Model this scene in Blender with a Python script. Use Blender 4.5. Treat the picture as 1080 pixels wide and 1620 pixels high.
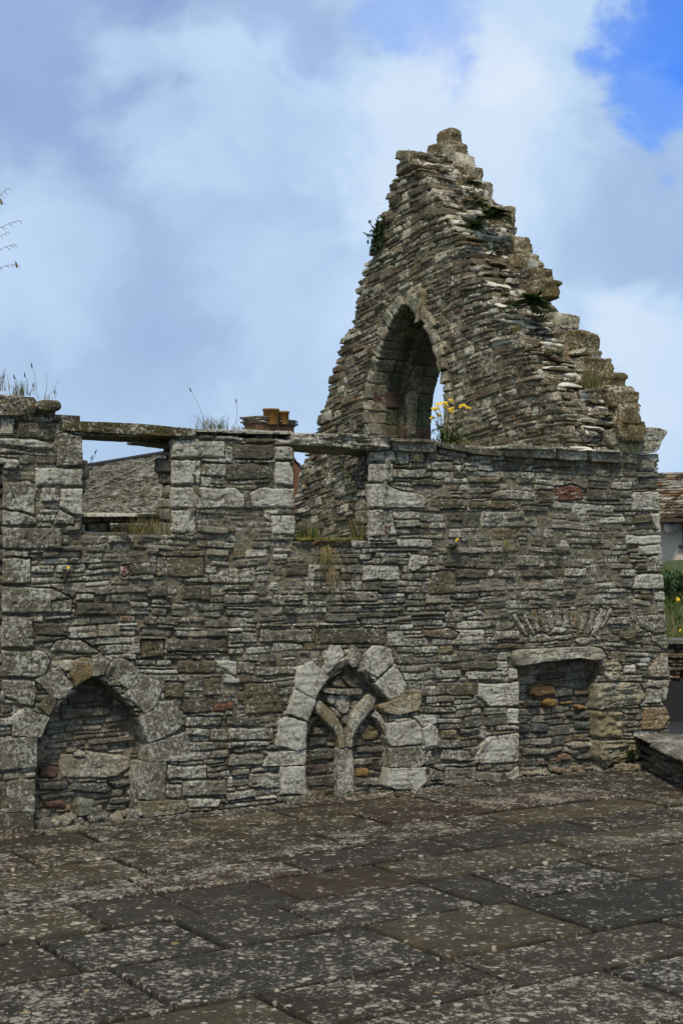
import bpy, math, random
import numpy as np
S = bpy.context.scene
for o in list(bpy.data.objects): bpy.data.objects.remove(o)

# ---------------------------------------------------------------- camera
F = 2300.0; TH = math.radians(57.1); PI = math.pi
PITCH = math.atan(70 / F)
CAM = np.array([-9.63 * math.cos(TH), -9.63 * math.sin(TH), 1.6])
cd = bpy.data.cameras.new('camera'); cam = bpy.data.objects.new('camera', cd)
S.collection.objects.link(cam); S.camera = cam
cam.location = CAM; cam.rotation_euler = (PI / 2 + PITCH, 0, TH - PI / 2)
cd.sensor_fit = 'VERTICAL'; cd.sensor_height = 36; cd.lens = 36 * F / 1620
cd.clip_end = 3000; cd.clip_start = 0.1
S.render.resolution_x = 682; S.render.resolution_y = 1024
S.view_settings.view_transform = 'Standard'; S.view_settings.look = 'None'
S.view_settings.gamma = 1; S.view_settings.exposure = 0.0
# photograph measurements -> points on real planes (used for the modelling only)
_f = np.array([math.cos(TH) * math.cos(PITCH), math.sin(TH) * math.cos(PITCH), math.sin(PITCH)])
_r = np.array([math.sin(TH), -math.cos(TH), 0]); _u = np.cross(_r, _f)
def ray(x, y): return _f * F + _r * (x - 540) + _u * (810 - y)
def hit(x, y, ax, v):
    d = ray(x, y); return CAM + d * ((v - CAM[ax]) / d[ax])
def at(x, y, dist):                      # point at a given depth
    return CAM + ray(x, y) * (dist / F)
def WP(pts, v=0.0): return np.array([hit(x, y, 1, v)[[0, 2]] for x, y in pts])

# ---------------------------------------------------------------- world + sun
SUN_EL = math.radians(57); SUN_AZ = math.radians(236)      # azimuth measured from +X, counter clockwise
w = bpy.data.worlds.new('World'); S.world = w; w.use_nodes = True
nt = w.node_tree; nt.nodes.clear()
def N(tree, t, **k):
    n = tree.nodes.new(t)
    for a, b in k.items():
        if a == 'inp':
            for i, v in b.items(): n.inputs[i].default_value = v
        else: setattr(n, a, b)
    return n
L = nt.links.new
tc = N(nt, 'ShaderNodeTexCoord')
sky = N(nt, 'ShaderNodeTexSky', sky_type='NISHITA', sun_disc=False, sun_elevation=SUN_EL, sun_rotation=PI / 2 - SUN_AZ)
sky.air_density = 1.3; sky.dust_density = 0.6; sky.ozone_density = 3.0
tint = N(nt, 'ShaderNodeMix', data_type='RGBA', blend_type='MULTIPLY', inp={0: 1.0}); tint.inputs[7].default_value = (0.38, 0.88, 1.95, 1)
L(sky.outputs[0], tint.inputs[6])
def math_(tree, op, a, b=None, c=None, clamp=False):
    n = N(tree, 'ShaderNodeMath', operation=op); n.use_clamp = clamp
    for i, v in enumerate((a, b, c)):
        if v is None: continue
        if isinstance(v, (int, float)): n.inputs[i].default_value = v
        else: tree.links.new(v, n.inputs[i])
    return n.outputs[0]
mp = N(nt, 'ShaderNodeMapping'); mp.inputs['Scale'].default_value = (1, 1, 1.25); L(tc.outputs['Generated'], mp.inputs[0])
n1 = N(nt, 'ShaderNodeTexNoise', inp={'Scale': 3.4, 'Detail': 4, 'Roughness': 0.42, 'Distortion': 0.25}); L(mp.outputs[0], n1.inputs['Vector'])
n2 = N(nt, 'ShaderNodeTexNoise', inp={'Scale': 8.5, 'Detail': 8, 'Roughness': 0.56, 'Distortion': 0.3}); L(mp.outputs[0], n2.inputs['Vector'])
warp = N(nt, 'ShaderNodeVectorMath', operation='SCALE'); warp.inputs[3].default_value = 0.22
sub = N(nt, 'ShaderNodeVectorMath', operation='SUBTRACT'); sub.inputs[1].default_value = (0.5, 0.5, 0.5)
L(n2.outputs['Color'], sub.inputs[0]); L(sub.outputs[0], warp.inputs[0])
wadd = N(nt, 'ShaderNodeVectorMath', operation='ADD'); L(tc.outputs['Generated'], wadd.inputs[0]); L(warp.outputs[0], wadd.inputs[1])
wn = N(nt, 'ShaderNodeVectorMath', operation='NORMALIZE'); L(wadd.outputs[0], wn.inputs[0])
def blob(x, y, rpx, amt):                 # soft patch of sky round one direction of the world
    d = ray(x, y); d = d / np.linalg.norm(d)
    dt = N(nt, 'ShaderNodeVectorMath', operation='DOT_PRODUCT'); dt.inputs[1].default_value = tuple(d); L(wn.outputs[0], dt.inputs[0])
    mr = N(nt, 'ShaderNodeMapRange', interpolation_type='SMOOTHERSTEP')
    mr.inputs[1].default_value = math.cos(math.atan(rpx / F)); mr.inputs[2].default_value = 1.0; mr.inputs[3].default_value = 0.0; mr.inputs[4].default_value = amt
    L(dt.outputs['Value'], mr.inputs[0]); return mr.outputs[0]
def sumall(lst):
    s = lst[0]
    for q in lst[1:]: s = math_(nt, 'ADD', s, q)
    return s
cov = sumall([math_(nt, 'MULTIPLY_ADD', n1.outputs[0], 0.5, 0.80), blob(1080, 80, 185, -1.75), blob(675, 60, 110, -0.75), blob(500, 55, 120, -0.3), blob(1040, 20, 120, .25), blob(1060, 200, 150, 0.5)])
covc = N(nt, 'ShaderNodeMapRange', interpolation_type='SMOOTHSTEP'); covc.inputs[1].default_value = -0.75; covc.inputs[2].default_value = 1.1; L(cov, covc.inputs[0])
br = sumall([math_(nt, 'MULTIPLY_ADD', n2.outputs[0], 0.40, 0.01), math_(nt, 'MULTIPLY_ADD', n1.outputs[0], 0.18, 0.135), blob(230, 190, 170, 0.2), blob(565, 175, 100, 0.08), blob(430, 190, 160, 0.12), blob(340, 430, 330, -0.12), blob(150, 600, 260, -0.10),
             blob(1010, 270, 230, -0.18), blob(60, 30, 380, -0.30), blob(400, 20, 260, -0.22), blob(250, 180, 120, .15), blob(430, 185, 100, .15), blob(980, 610, 230, 0.30), blob(720, 280, 260, 0.26), blob(480, 560, 300, 0.12), blob(20, 380, 170, .12), blob(850, 90, 200, .12)])
ramp = N(nt, 'ShaderNodeValToRGB'); e = ramp.color_ramp.elements
e[0].position = 0.0; e[0].color = (0.28, 0.38, 0.68, 1); e[1].position = 0.95; e[1].color = (0.82, 0.89, 0.98, 1)
m = e.new(0.30); m.color = (0.40, 0.55, 0.78, 1); m = e.new(0.55); m.color = (0.52, 0.69, 0.92, 1)
L(br, ramp.inputs[0])
sc = N(nt, 'ShaderNodeVectorMath', operation='SCALE'); sc.inputs[3].default_value = 10.0; L(ramp.outputs[0], sc.inputs[0])
mx = N(nt, 'ShaderNodeMix', data_type='RGBA'); L(covc.outputs[0], mx.inputs[0]); L(tint.outputs[2], mx.inputs[6]); L(sc.outputs[0], mx.inputs[7])
bg = N(nt, 'ShaderNodeBackground', inp={1: 0.1}); out = N(nt, 'ShaderNodeOutputWorld')
L(mx.outputs[2], bg.inputs[0]); L(bg.outputs[0], out.inputs[0])
sl = bpy.data.lights.new('sun', 'SUN'); sl.energy = 2.9; sl.angle = math.radians(9); sl.color = (1, 0.91, 0.78)
so = bpy.data.objects.new('sun', sl); S.collection.objects.link(so)
so.rotation_euler = (PI / 2 - SUN_EL, 0, SUN_AZ + PI / 2)

# ---------------------------------------------------------------- helpers
rng = np.random.RandomState(7)
def _h(ix, iy, iz, s):
    n = (ix.astype(np.int64) * 374761393 + iy.astype(np.int64) * 668265263 + iz.astype(np.int64) * 2147483647 + s * 974634777) & 0xffffffff
    n = ((n ^ (n >> 13)) * 1274126177) & 0xffffffff
    n = ((n ^ (n >> 16)) * 2246822519) & 0xffffffff
    return ((n ^ (n >> 15)) & 0xffffff) / float(0xffffff)
def vn(x, y, z=None, s=0):
    x = np.asarray(x, float); y = np.asarray(y, float)
    ix = np.floor(x); iy = np.floor(y); fx = x - ix; fy = y - iy
    fx = fx * fx * (3 - 2 * fx); fy = fy * fy * (3 - 2 * fy)
    if z is None:
        z0 = np.zeros_like(ix)
        a = _h(ix, iy, z0, s); b = _h(ix + 1, iy, z0, s); c = _h(ix, iy + 1, z0, s); d = _h(ix + 1, iy + 1, z0, s)
        return ((a + (b - a) * fx) * (1 - fy) + (c + (d - c) * fx) * fy) * 2 - 1
    z = np.asarray(z, float); iz = np.floor(z); fz = z - iz; fz = fz * fz * (3 - 2 * fz)
    def pl(zz):
        a = _h(ix, iy, zz, s); b = _h(ix + 1, iy, zz, s); c = _h(ix, iy + 1, zz, s); d = _h(ix + 1, iy + 1, zz, s)
        return (a + (b - a) * fx) * (1 - fy) + (c + (d - c) * fx) * fy
    return (pl(iz) * (1 - fz) + pl(iz + 1) * fz) * 2 - 1
def fbm(x, y, z=None, s=0, o=3):
    r = 0; a = 1; t = 0
    for k in range(o):
        q = 2.03 ** k
        r = r + a * vn(x * q, y * q, None if z is None else z * q, s + k * 17); t += a; a *= 0.55
    return r / t
def tagp(o, label=None, cat=None, group=None, kind=None):
    if label: o['label'] = label
    if cat: o['category'] = cat
    if group: o['group'] = group
    if kind: o['kind'] = kind
    return o
def thing(name, label, cat, loc, group=None):
    o = bpy.data.objects.new(name, None); S.collection.objects.link(o); o.location = loc; o.empty_display_size = .1
    return tagp(o, label, cat, group)
def mk(name, V, quads=None, tris=None, mat=None, parent=None, tone=None, smooth=True, mats=None, midx=None):
    me = bpy.data.meshes.new(name); V = np.asarray(V, np.float32)
    q = np.zeros((0, 4), np.int32) if quads is None or len(quads) == 0 else np.asarray(quads, np.int32)
    t = np.zeros((0, 3), np.int32) if tris is None or len(tris) == 0 else np.asarray(tris, np.int32)
    li = np.concatenate([q.ravel(), t.ravel()]).astype(np.int32)
    tot = np.concatenate([np.full(len(q), 4), np.full(len(t), 3)]).astype(np.int32)
    st = np.concatenate([[0], np.cumsum(tot)[:-1]]).astype(np.int32)
    me.vertices.add(len(V)); me.vertices.foreach_set('co', V.ravel())
    me.loops.add(len(li)); me.loops.foreach_set('vertex_index', li)
    me.polygons.add(len(tot)); me.polygons.foreach_set('loop_start', st); me.polygons.foreach_set('loop_total', tot)
    me.polygons.foreach_set('use_smooth', np.full(len(tot), smooth))
    if tone is not None:
        a = me.color_attributes.new('tone', 'FLOAT_COLOR', 'POINT')
        tone = np.asarray(tone, np.float32)
        if tone.ndim == 1: tone = np.tile(tone, (len(V), 1))
        a.data.foreach_set('color', tone.ravel())
    if mats:
        for m_ in mats: me.materials.append(m_)
        me.polygons.foreach_set('material_index', np.asarray(midx, np.int32))
    elif mat: me.materials.append(mat)
    me.update(calc_edges=True); me.validate()
    o = bpy.data.objects.new(name, me); S.collection.objects.link(o)
    if parent:
        o.parent = parent
        o.matrix_parent_inverse = parent_inv(parent)
    return o
def parent_inv(p):
    from mathutils import Matrix
    m_ = Matrix.Identity(4); c = p
    while c:
        m_ = Matrix.Translation(c.location) @ m_ if not c.parent else m_
        c = c.parent
    return m_.inverted() if not p.parent else Matrix.Identity(4)
# (things sit at their base; part meshes are written in world coordinates and parented with the inverse)

# ---------------------------------------------------------------- materials
def stone_mat(name, lich=(0.62, 0.585, 0.475), rough=0.92, bump=0.9, sc=1.0, spot=1.0, yellow=0.4, stretch=(1, 1, 1), dark=1.0, big=1.0, crust=1.0, warm=(1.24, 1.14, .94)):
    m_ = bpy.data.materials.new(name); m_.use_nodes = True; t = m_.node_tree; l = t.links.new
    b = t.nodes['Principled BSDF']; b.inputs['Roughness'].default_value = rough
    b.inputs['Specular IOR Level'].default_value = 0.25
    tx = N(t, 'ShaderNodeTexCoord'); g = N(t, 'ShaderNodeNewGeometry')
    at_ = N(t, 'ShaderNodeAttribute', attribute_name='tone')
    mp_ = N(t, 'ShaderNodeMapping'); mp_.inputs['Scale'].default_value = stretch; l(g.outputs['Position'], mp_.inputs[0]); P = mp_.outputs[0]
    a = N(t, 'ShaderNodeTexNoise', inp={'Scale': 9 * sc, 'Detail': 8, 'Roughness': 0.68}); l(P, a.inputs['Vector'])
    f = N(t, 'ShaderNodeTexNoise', inp={'Scale': 95 * sc, 'Detail': 5, 'Roughness': 0.7}); l(P, f.inputs['Vector'])
    v1 = math_(t, 'MULTIPLY_ADD', a.outputs[0], 1.9, -0.95); v2 = math_(t, 'MULTIPLY_ADD', f.outputs[0], 2.6, -1.3)
    v = math_(t, 'ADD', math_(t, 'ADD', v1, v2), 0.95)
    v = math_(t, 'MAXIMUM', v, 0.15)
    wm = N(t, 'ShaderNodeVectorMath', operation='MULTIPLY'); wm.inputs[1].default_value = tuple(c_ * .80 for c_ in warm); l(at_.outputs['Color'], wm.inputs[0])
    sc_ = N(t, 'ShaderNodeVectorMath', operation='SCALE'); l(wm.outputs[0], sc_.inputs[0]); l(v, sc_.inputs[3])
    # dark algae crust
    dn = N(t, 'ShaderNodeTexNoise', inp={'Scale': 26 * sc, 'Detail': 7, 'Roughness': 0.7, 'Distortion': 0.4}); l(P, dn.inputs['Vector'])
    dm = N(t, 'ShaderNodeMapRange'); dm.inputs[1].default_value = 0.50; dm.inputs[2].default_value = 0.62; dm.inputs[4].default_value = 0.62 * dark; dm.clamp = True; l(dn.outputs[0], dm.inputs[0])
    m1 = N(t, 'ShaderNodeMix', data_type='RGBA'); l(dm.outputs[0], m1.inputs[0]); l(sc_.outputs[0], m1.inputs[6]); m1.inputs[7].default_value = (0.035, 0.033, 0.026, 1)
    # pale lichen: fine crust + round spots, more on stones whose alpha is high
    c1 = N(t, 'ShaderNodeTexNoise', inp={'Scale': 46 * sc, 'Detail': 8, 'Roughness': 0.8, 'Distortion': 0.5}); l(P, c1.inputs['Vector'])
    lo = N(t, 'ShaderNodeTexNoise', inp={'Scale': 5 * sc, 'Detail': 3}); l(P, lo.inputs['Vector'])
    th = math_(t, 'ADD', c1.outputs[0], math_(t, 'MULTIPLY_ADD', lo.outputs[0], 0.34, -0.17))
    th = math_(t, 'ADD', th, math_(t, 'MULTIPLY_ADD', at_.outputs['Alpha'], 0.17, -0.005))
    cm = N(t, 'ShaderNodeMapRange'); cm.inputs[1].default_value = 0.575; cm.inputs[2].default_value = 0.635; cm.inputs[4].default_value = 0.75 * crust; l(th, cm.inputs[0])
    vo = N(t, 'ShaderNodeTexVoronoi', inp={'Scale': 20 * sc * big, 'Randomness': 1.0}); 
    dv = N(t, 'ShaderNodeVectorMath', operation='MULTIPLY_ADD'); l(f.outputs['Color'], dv.inputs[0]); dv.inputs[1].default_value = (0.014,) * 3; l(P, dv.inputs[2])
    dv2 = N(t, 'ShaderNodeVectorMath', operation='MULTIPLY_ADD'); l(c1.outputs['Color'], dv2.inputs[0]); dv2.inputs[1].default_value = (0.045,) * 3; l(dv.outputs[0], dv2.inputs[2]); l(dv2.outputs[0], vo.inputs['Vector'])
    sep = N(t, 'ShaderNodeSeparateColor'); l(vo.outputs['Color'], sep.inputs[0])
    rad = math_(t, 'MULTIPLY', math_(t, 'SUBTRACT', sep.outputs[0], 1.0 - 0.22 * spot), 1.6)
    cl = math_(t, 'MULTIPLY_ADD', math_(t, 'SUBTRACT', a.outputs[0], 0.5), 3.2, 0.55); cl = math_(t, 'ADD', cl, math_(t, 'MULTIPLY', at_.outputs['Alpha'], 0.5), clamp=True); rad = math_(t, 'MULTIPLY', rad, cl)
    vs = N(t, 'ShaderNodeMapRange'); vs.inputs[1].default_value = 0.0; vs.inputs[2].default_value = 0.05; l(math_(t, 'SUBTRACT', rad, vo.outputs['Distance']), vs.inputs[0])
    spotm = math_(t, 'MULTIPLY', vs.outputs[0], math_(t, 'MULTIPLY_ADD', sep.outputs[1], 0.6, 0.3)); spotm = math_(t, 'MULTIPLY', spotm, math_(t, 'MULTIPLY_ADD', at_.outputs['Alpha'], 2.0, 1.0, clamp=True))
    lm = math_(t, 'MAXIMUM', cm.outputs[0], spotm)
    lc = N(t, 'ShaderNodeMix', data_type='RGBA'); lc.inputs[6].default_value = (*lich, 1); lc.inputs[7].default_value = (0.36, 0.22, 0.045, 1)
    ys = math_(t, 'GREATER_THAN', sep.outputs[2], 1 - 0.12 * yellow); l(math_(t, 'MULTIPLY', math_(t, 'MULTIPLY', ys, vs.outputs[0]), 0.8), lc.inputs[0])
    m2 = N(t, 'ShaderNodeMix', data_type='RGBA'); l(lm, m2.inputs[0]); l(m1.outputs[2], m2.inputs[6]); l(lc.outputs[2], m2.inputs[7])
    l(m2.outputs[2], b.inputs['Base Color'])
    bh = math_(t, 'ADD', math_(t, 'MULTIPLY', f.outputs[0], 0.5), math_(t, 'MULTIPLY', c1.outputs[0], 0.7))
    bp = N(t, 'ShaderNodeBump', inp={'Strength': bump, 'Distance': 0.015}); l(bh, bp.inputs['Height']); l(bp.outputs[0], b.inputs['Normal'])
    return m_
M = {}
M['stone'] = stone_mat('weathered_flagstone')
M['gable'] = stone_mat('gable_rubble_stone', lich=(0.70, 0.63, 0.46), spot=0.9, yellow=0.5, warm=(1.20, 1.06, .80))
M['rake'] = stone_mat('lichened_rubble', lich=(0.80, 0.76, 0.64), spot=2.4, yellow=0.15, warm=(1.12, .98, .73), big=.62)
M['floor'] = stone_mat('paving_stone', lich=(0.40, 0.35, 0.26), spot=2.4, yellow=0.15, bump=0.5, big=1.6, dark=1.2, rough=0.9, crust=.95, warm=(.74, .64, .47))
def plain(name, col, rough=0.8, nscale=20, amt=0.4, bump=0.2, col2=None, trans=0, metal=0, fine=0.0):
    m_ = bpy.data.materials.new(name); m_.use_nodes = True; t = m_.node_tree; l = t.links.new
    b = t.nodes['Principled BSDF']; b.inputs['Roughness'].default_value = rough; b.inputs['Metallic'].default_value = metal
    b.inputs['Specular IOR Level'].default_value = 0.3
    g = N(t, 'ShaderNodeNewGeometry'); a = N(t, 'ShaderNodeTexNoise', inp={'Scale': nscale, 'Detail': 6, 'Roughness': 0.65}); l(g.outputs['Position'], a.inputs['Vector'])
    mr = N(t, 'ShaderNodeMapRange'); mr.inputs[1].default_value = 0.32; mr.inputs[2].default_value = 0.68; l(a.outputs[0], mr.inputs[0])
    mx_ = N(t, 'ShaderNodeMix', data_type='RGBA'); l(mr.outputs[0], mx_.inputs[0])
    c2 = col2 or tuple(c * (1 - amt) for c in col)
    mx_.inputs[6].default_value = (*c2, 1); mx_.inputs[7].default_value = (*col, 1)
    l(mx_.outputs[2], b.inputs['Base Color'])
    if trans:
        b.inputs['Subsurface Weight'].default_value = 0.0
        tr = N(t, 'ShaderNodeBsdfTranslucent'); l(mx_.outputs[2], tr.inputs[0]); ad = N(t, 'ShaderNodeMixShader', inp={0: trans})
        o_ = t.nodes['Material Output']; l(b.outputs[0], ad.inputs[1]); l(tr.outputs[0], ad.inputs[2]); l(ad.outputs[0], o_.inputs[0])
    if bump:
        bp = N(t, 'ShaderNodeBump', inp={'Strength': bump, 'Distance': 0.01}); l(a.outputs[0], bp.inputs['Height']); l(bp.outputs[0], b.inputs['Normal'])
    return m_
M['grass'] = plain('green_grass', (0.13, 0.17, 0.035), 0.7, 30, trans=0.3, col2=(0.07, 0.10, 0.02), bump=0)
M['straw'] = plain('dry_grass', (0.38, 0.27, 0.12), 0.8, 30, trans=0.25, col2=(0.20, 0.14, 0.06), bump=0)
M['seed'] = plain('seed_head', (0.10, 0.07, 0.045), 0.9, 60, bump=0)
M['fern'] = plain('fern_leaf', (0.055, 0.10, 0.018), 0.6, 25, trans=0.25, col2=(0.02, 0.045, 0.01), bump=0)
M['leaf'] = plain('plant_leaf', (0.08, 0.12, 0.025), 0.6, 25, trans=0.25, col2=(0.04, 0.06, 0.015), bump=0)
M['yellow'] = plain('yellow_petal', (0.85, 0.62, 0.01), 0.6, 60, trans=0, col2=(0.6, 0.33, 0.01), bump=0)
M['moss'] = plain('moss', (0.17, 0.15, 0.025), 0.95, 60, col2=(0.055, 0.065, 0.012), bump=0.8)
M['harl'] = plain('cream_render', (0.74, 0.62, 0.48), 0.95, 25, 0.22, bump=0.5)
M['brown'] = plain('brown_render', (0.19, 0.095, 0.05), 0.95, 25, 0.35, bump=0.5)
M['pot'] = plain('clay_pot', (0.30, 0.145, 0.03), 0.7, 15, 0.5, bump=0.1)
M['dish'] = plain('grey_dish', (0.03, 0.035, 0.038), 0.5, 15, 0.15, bump=0)
M['frame'] = plain('window_frame_paint', (0.06, 0.03, 0.02), 0.5, 15, 0.3, bump=0)
M['glass'] = plain('window_glass', (0.03, 0.035, 0.04), 0.1, 5, 0.2, bump=0)
M['earth'] = plain('dark_earth', (0.055, 0.05, 0.035), 0.95, 30, 0.5, bump=0.8)
M['turf'] = plain('turf', (0.07, 0.09, 0.025), 0.95, 15, 0.5, bump=0.8)
M['asphalt'] = plain('asphalt', (0.032, 0.031, 0.028), 0.9, 60, 0.4, bump=0.5)

# ---------------------------------------------------------------- stone generators
def tone_pick(r, kind='wall'):
    k = r.rand()
    if kind == 'wall':
        if k < .30: c = (0.135, 0.13, 0.11)
        elif k < .66: c = (0.175, 0.168, 0.145)
        elif k < .84: c = (0.225, 0.215, 0.185)
        elif k < .93: c = (0.125, 0.112, 0.08)
        elif k < .965: c = (0.165, 0.135, 0.085)
        elif k < .975: c = (0.15, 0.09, 0.065)
        else: c = (0.31, 0.295, 0.25)
        l = np.clip(r.normal(.30, .24), -.1, .9)
    elif kind == 'infill':
        c = [(0.15, 0.148, 0.135), (0.19, 0.18, 0.152), (0.115, 0.118, 0.112), (0.18, 0.15, 0.10), (0.24, 0.222, 0.185), (0.155, 0.135, 0.115)][int(k * 6) % 6]; l = r.rand() * .25
    elif kind == 'gable':
        c = [(0.155, 0.135, 0.098), (0.19, 0.17, 0.13), (0.125, 0.108, 0.078), (0.225, 0.205, 0.165), (0.165, 0.145, 0.105), (0.15, 0.11, 0.08)][int(k * 6) % 6]; l = np.clip(r.normal(.25, .3), 0, 1)
    s = r.uniform(.86, 1.16)
    return (c[0] * s, c[1] * s, c[2] * s, l)
def rubble(u0, u1, v0, v1, seed, kind='wall', hmin=.062, hmax=.145, slab=.64, wmin=.08, wmax=.32):
    r = np.random.RandomState(seed); out = []
    v = v0
    while v < v1:
        hb = r.uniform(hmin, hmax); u = u0 - r.uniform(0, .3)
        while u < u1:
            wd = r.uniform(wmin, wmax)
            cells = [(u, u + wd, v, v + hb)]
            if r.rand() < slab or hb > .115:
                n = r.randint(2, max(3, int(hb / .030) + 1)); cuts = np.sort(r.uniform(.15, .85, n - 1)); 
                cuts = np.concatenate([[0], .5 * cuts + .5 * (np.arange(1, n) / n), [1]]); cells = []
                for a, b in zip(cuts[:-1], cuts[1:]):
                    e0 = u + r.uniform(-.03, .03); e1 = u + wd + r.uniform(-.03, .03)
                    if r.rand() < .5 and wd > .16:
                        c = r.uniform(.3, .7); cells += [(e0, u + wd * c, v + a * hb, v + b * hb), (u + wd * c, e1, v + a * hb, v + b * hb)]
                    else: cells.append((e0, e1, v + a * hb, v + b * hb))
            for (a, b, c, d) in cells:
                h = d - c
                g = r.uniform(.001, .004)
                out.append(dict(c=((a + b) / 2, (c + d) / 2), h=((b - a) / 2 - g, h / 2 - g * .7), ang=r.normal(0, .026 if h < .06 else .015),
                                off=r.normal(0, .0065) - (.005 if h < .035 else 0), ti=(r.normal(0, .03), r.normal(0, .07)), rad=r.uniform(.005, .014), cr=min(h * .3, r.uniform(.004, .02)), tone=tone_pick(r, kind), lam=r.uniform(.5, 1.5)))
            u += wd
        v += hb
    return out
def poly_sdf(P, X, Y):                      # positive inside
    d = np.full(X.shape, 1e9); ins = np.zeros(X.shape, bool); n = len(P)
    for i in range(n):
        ax, ay = P[i]; bx, by = P[(i + 1) % n]; ex, ey = bx - ax, by - ay
        wx, wy = X - ax, Y - ay; t = np.clip((wx * ex + wy * ey) / (ex * ex + ey * ey + 1e-12), 0, 1)
        d = np.minimum(d, np.hypot(wx - ex * t, wy - ey * t))
        c = ((ay > Y) != (by > Y)); ins ^= c & (X < (bx - ax) * (Y - ay) / ((by - ay) if by != ay else 1e-12) + ax)
    return np.where(ins, d, -d)
def relief(name, u0, u1, v0, v1, res, stones, polys, fmap, mat, parent, clips=(), clears=(), mort=-.032, seed=1, warp=1.0, keep=None, mtone=(.145, .133, .105, -.1), flush=.84, rough=1.0, edge=0.0):
    u = np.arange(u0, u1 + res * .5, res); v = np.arange(v0, v1 + res * .5, res); U, V = np.meshgrid(u, v)
    s = seed * 101
    sU = .0052 * fbm(U * 16, V * 16, s=s + 1, o=3) * warp; sV = .0046 * fbm(U * 16, V * 20, s=s + 2, o=3) * warp
    WU = U + .012 * warp * fbm(U * 3, V * 3, s=s + 3, o=2) + sU; WV = V + warp * .022 * vn(U * 1.3, V * 1.1, s=s + 4) + .006 * warp * vn(U * 5, V * 4, s=s + 5) + sV
    fl = np.clip(fbm(U * 2.2, V * 2.6, s=s + 6, o=3) * 2 + flush - .35, 0, 1)
    H0 = mort + fl * (-.010 - mort) + .007 * fbm(U * 30, V * 30, s=s + 7, o=2)
    H = H0.copy(); mU = warp * .008 * fbm(U * 6, V * 8, s=s + 21, o=3); mV = warp * .007 * fbm(U * 7, V * 9, s=s + 22, o=3); T = np.empty(U.shape + (4,)); T[:] = mtone
    T[..., :3] *= (1 + .5 * fl)[..., None]
    LAM = np.zeros(U.shape); ST = np.zeros(U.shape, bool)
    nu, nv = len(u), len(v)
    def put(sl, d, top, rad, tone, lam, force=False):
        s_ = np.clip(d / rad, 0, 1); pr = np.sqrt(np.clip(1 - (1 - s_) ** 2, 0, 1)); base = min(mort, -.03)
        h = base + (top - base) * pr
        msk = (d > 0) & ((h > H[sl]) | force)
        H[sl] = np.where(msk, h, H[sl]); T[sl][msk & (d > edge)] = tone; LAM[sl] = np.where(msk, lam, LAM[sl]); ST[sl] |= msk
    for q in stones:
        cx, cz = q['c']; hw, hh = q['h']; R = .05
        i0 = max(0, int((cx - hw - R - u0) / res)); i1 = min(nu, int((cx + hw + R - u0) / res) + 2); j0 = max(0, int((cz - hh - R - v0) / res)); j1 = min(nv, int((cz + hh + R - v0) / res) + 2)
        if i0 >= i1 or j0 >= j1: continue
        sl = (slice(j0, j1), slice(i0, i1)); du = WU[sl] - cx; dv = WV[sl] - cz; ca, sa = math.cos(q['ang']), math.sin(q['ang'])
        a = du * ca + dv * sa; b = -du * sa + dv * ca; cr = q['cr']
        qa = np.abs(a) - (hw - cr); qb = np.abs(b) - (hh - cr)
        d = cr - np.hypot(np.maximum(qa, 0), np.maximum(qb, 0)) - np.minimum(np.maximum(qa, qb), 0)
        put(sl, d, q['off'] + q['ti'][0] * a + q['ti'][1] * b, q['rad'], q['tone'], q['lam'])
    for c in clears:                         # ground kept free for separately modelled stones
        d = poly_sdf(c, U, V); k = d > -.004
        H[k] = np.minimum(H[k], mort - .01); T[k] = mtone; ST[k] = False
    for q in polys:
        P = q['p']; R = .05
        i0 = max(0, int((P[:, 0].min() - R - u0) / res)); i1 = min(nu, int((P[:, 0].max() + R - u0) / res) + 2); j0 = max(0, int((P[:, 1].min() - R - v0) / res)); j1 = min(nv, int((P[:, 1].max() + R - v0) / res) + 2)
        if i0 >= i1 or j0 >= j1: continue
        sl = (slice(j0, j1), slice(i0, i1)); x = U[sl] + sU[sl] * 1.7 + mU[sl]; y = V[sl] + sV[sl] * 1.7 + mV[sl]
        d = poly_sdf(P, x, y)
        k = d > -.005; H[sl] = np.where(k & (d < .004), np.minimum(H[sl], H0[sl] + .002), H[sl]); T[sl][k & (d < 0.001)] = mtone
        put(sl, d - .002, q.get('off', .004) + q.get('gx', 0) * (x - P[:, 0].mean()) + q.get('gz', 0) * (y - P[:, 1].mean()), q.get('rad', .012), q['tone'], q.get('lam', .5) + .25, True)
    H += np.where(ST, rough * (.007 * fbm(U * 7, V * 9, s=s + 8, o=3) + LAM * .0060 * fbm(U * 9, V * 55, s=s + 9, o=3) + .0028 * fbm(U * 45, V * 60, s=s + 10, o=2)), 0)
    pit = vn(U * 28, V * 40, s=s + 12); H -= np.where(ST & (pit > .62), (pit - .62) * .03 * rough, 0)
    T[..., :3] *= (1 + .12 * fbm(U * 6, V * 8, s=s + 11, o=2))[..., None]
    K = np.ones(U.shape, bool)
    for c in clips:
        d = -poly_sdf(c, U, V); K &= d > -.003; H = H - .018 * np.clip(1 - d / .012, 0, 1) ** 2
    if keep is not None:
        d = poly_sdf(keep, U + sU * 2, V + sV * 2); K &= d > 0; H = H - .02 * np.clip(1 - d / .012, 0, 1) ** 2
    Pw = fmap(U.ravel(), V.ravel(), H.ravel())
    idx = np.arange(nu * nv).reshape(nv, nu)
    cell = K[:-1, :-1] & K[1:, :-1] & K[1:, 1:] & K[:-1, 1:]
    Q = np.stack([idx[:-1, :-1][cell], idx[:-1, 1:][cell], idx[1:, 1:][cell], idx[1:, :-1][cell]], 1)
    used = np.zeros(nu * nv, bool); used[Q.ravel()] = True; rem = np.cumsum(used) - 1
    return mk(name, Pw[used], rem[Q], None, mat, parent, T.reshape(-1, 4)[used])
fwall = lambda y0=0.0: (lambda u, v, h: np.stack([u, y0 - h, v], 1))
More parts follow.
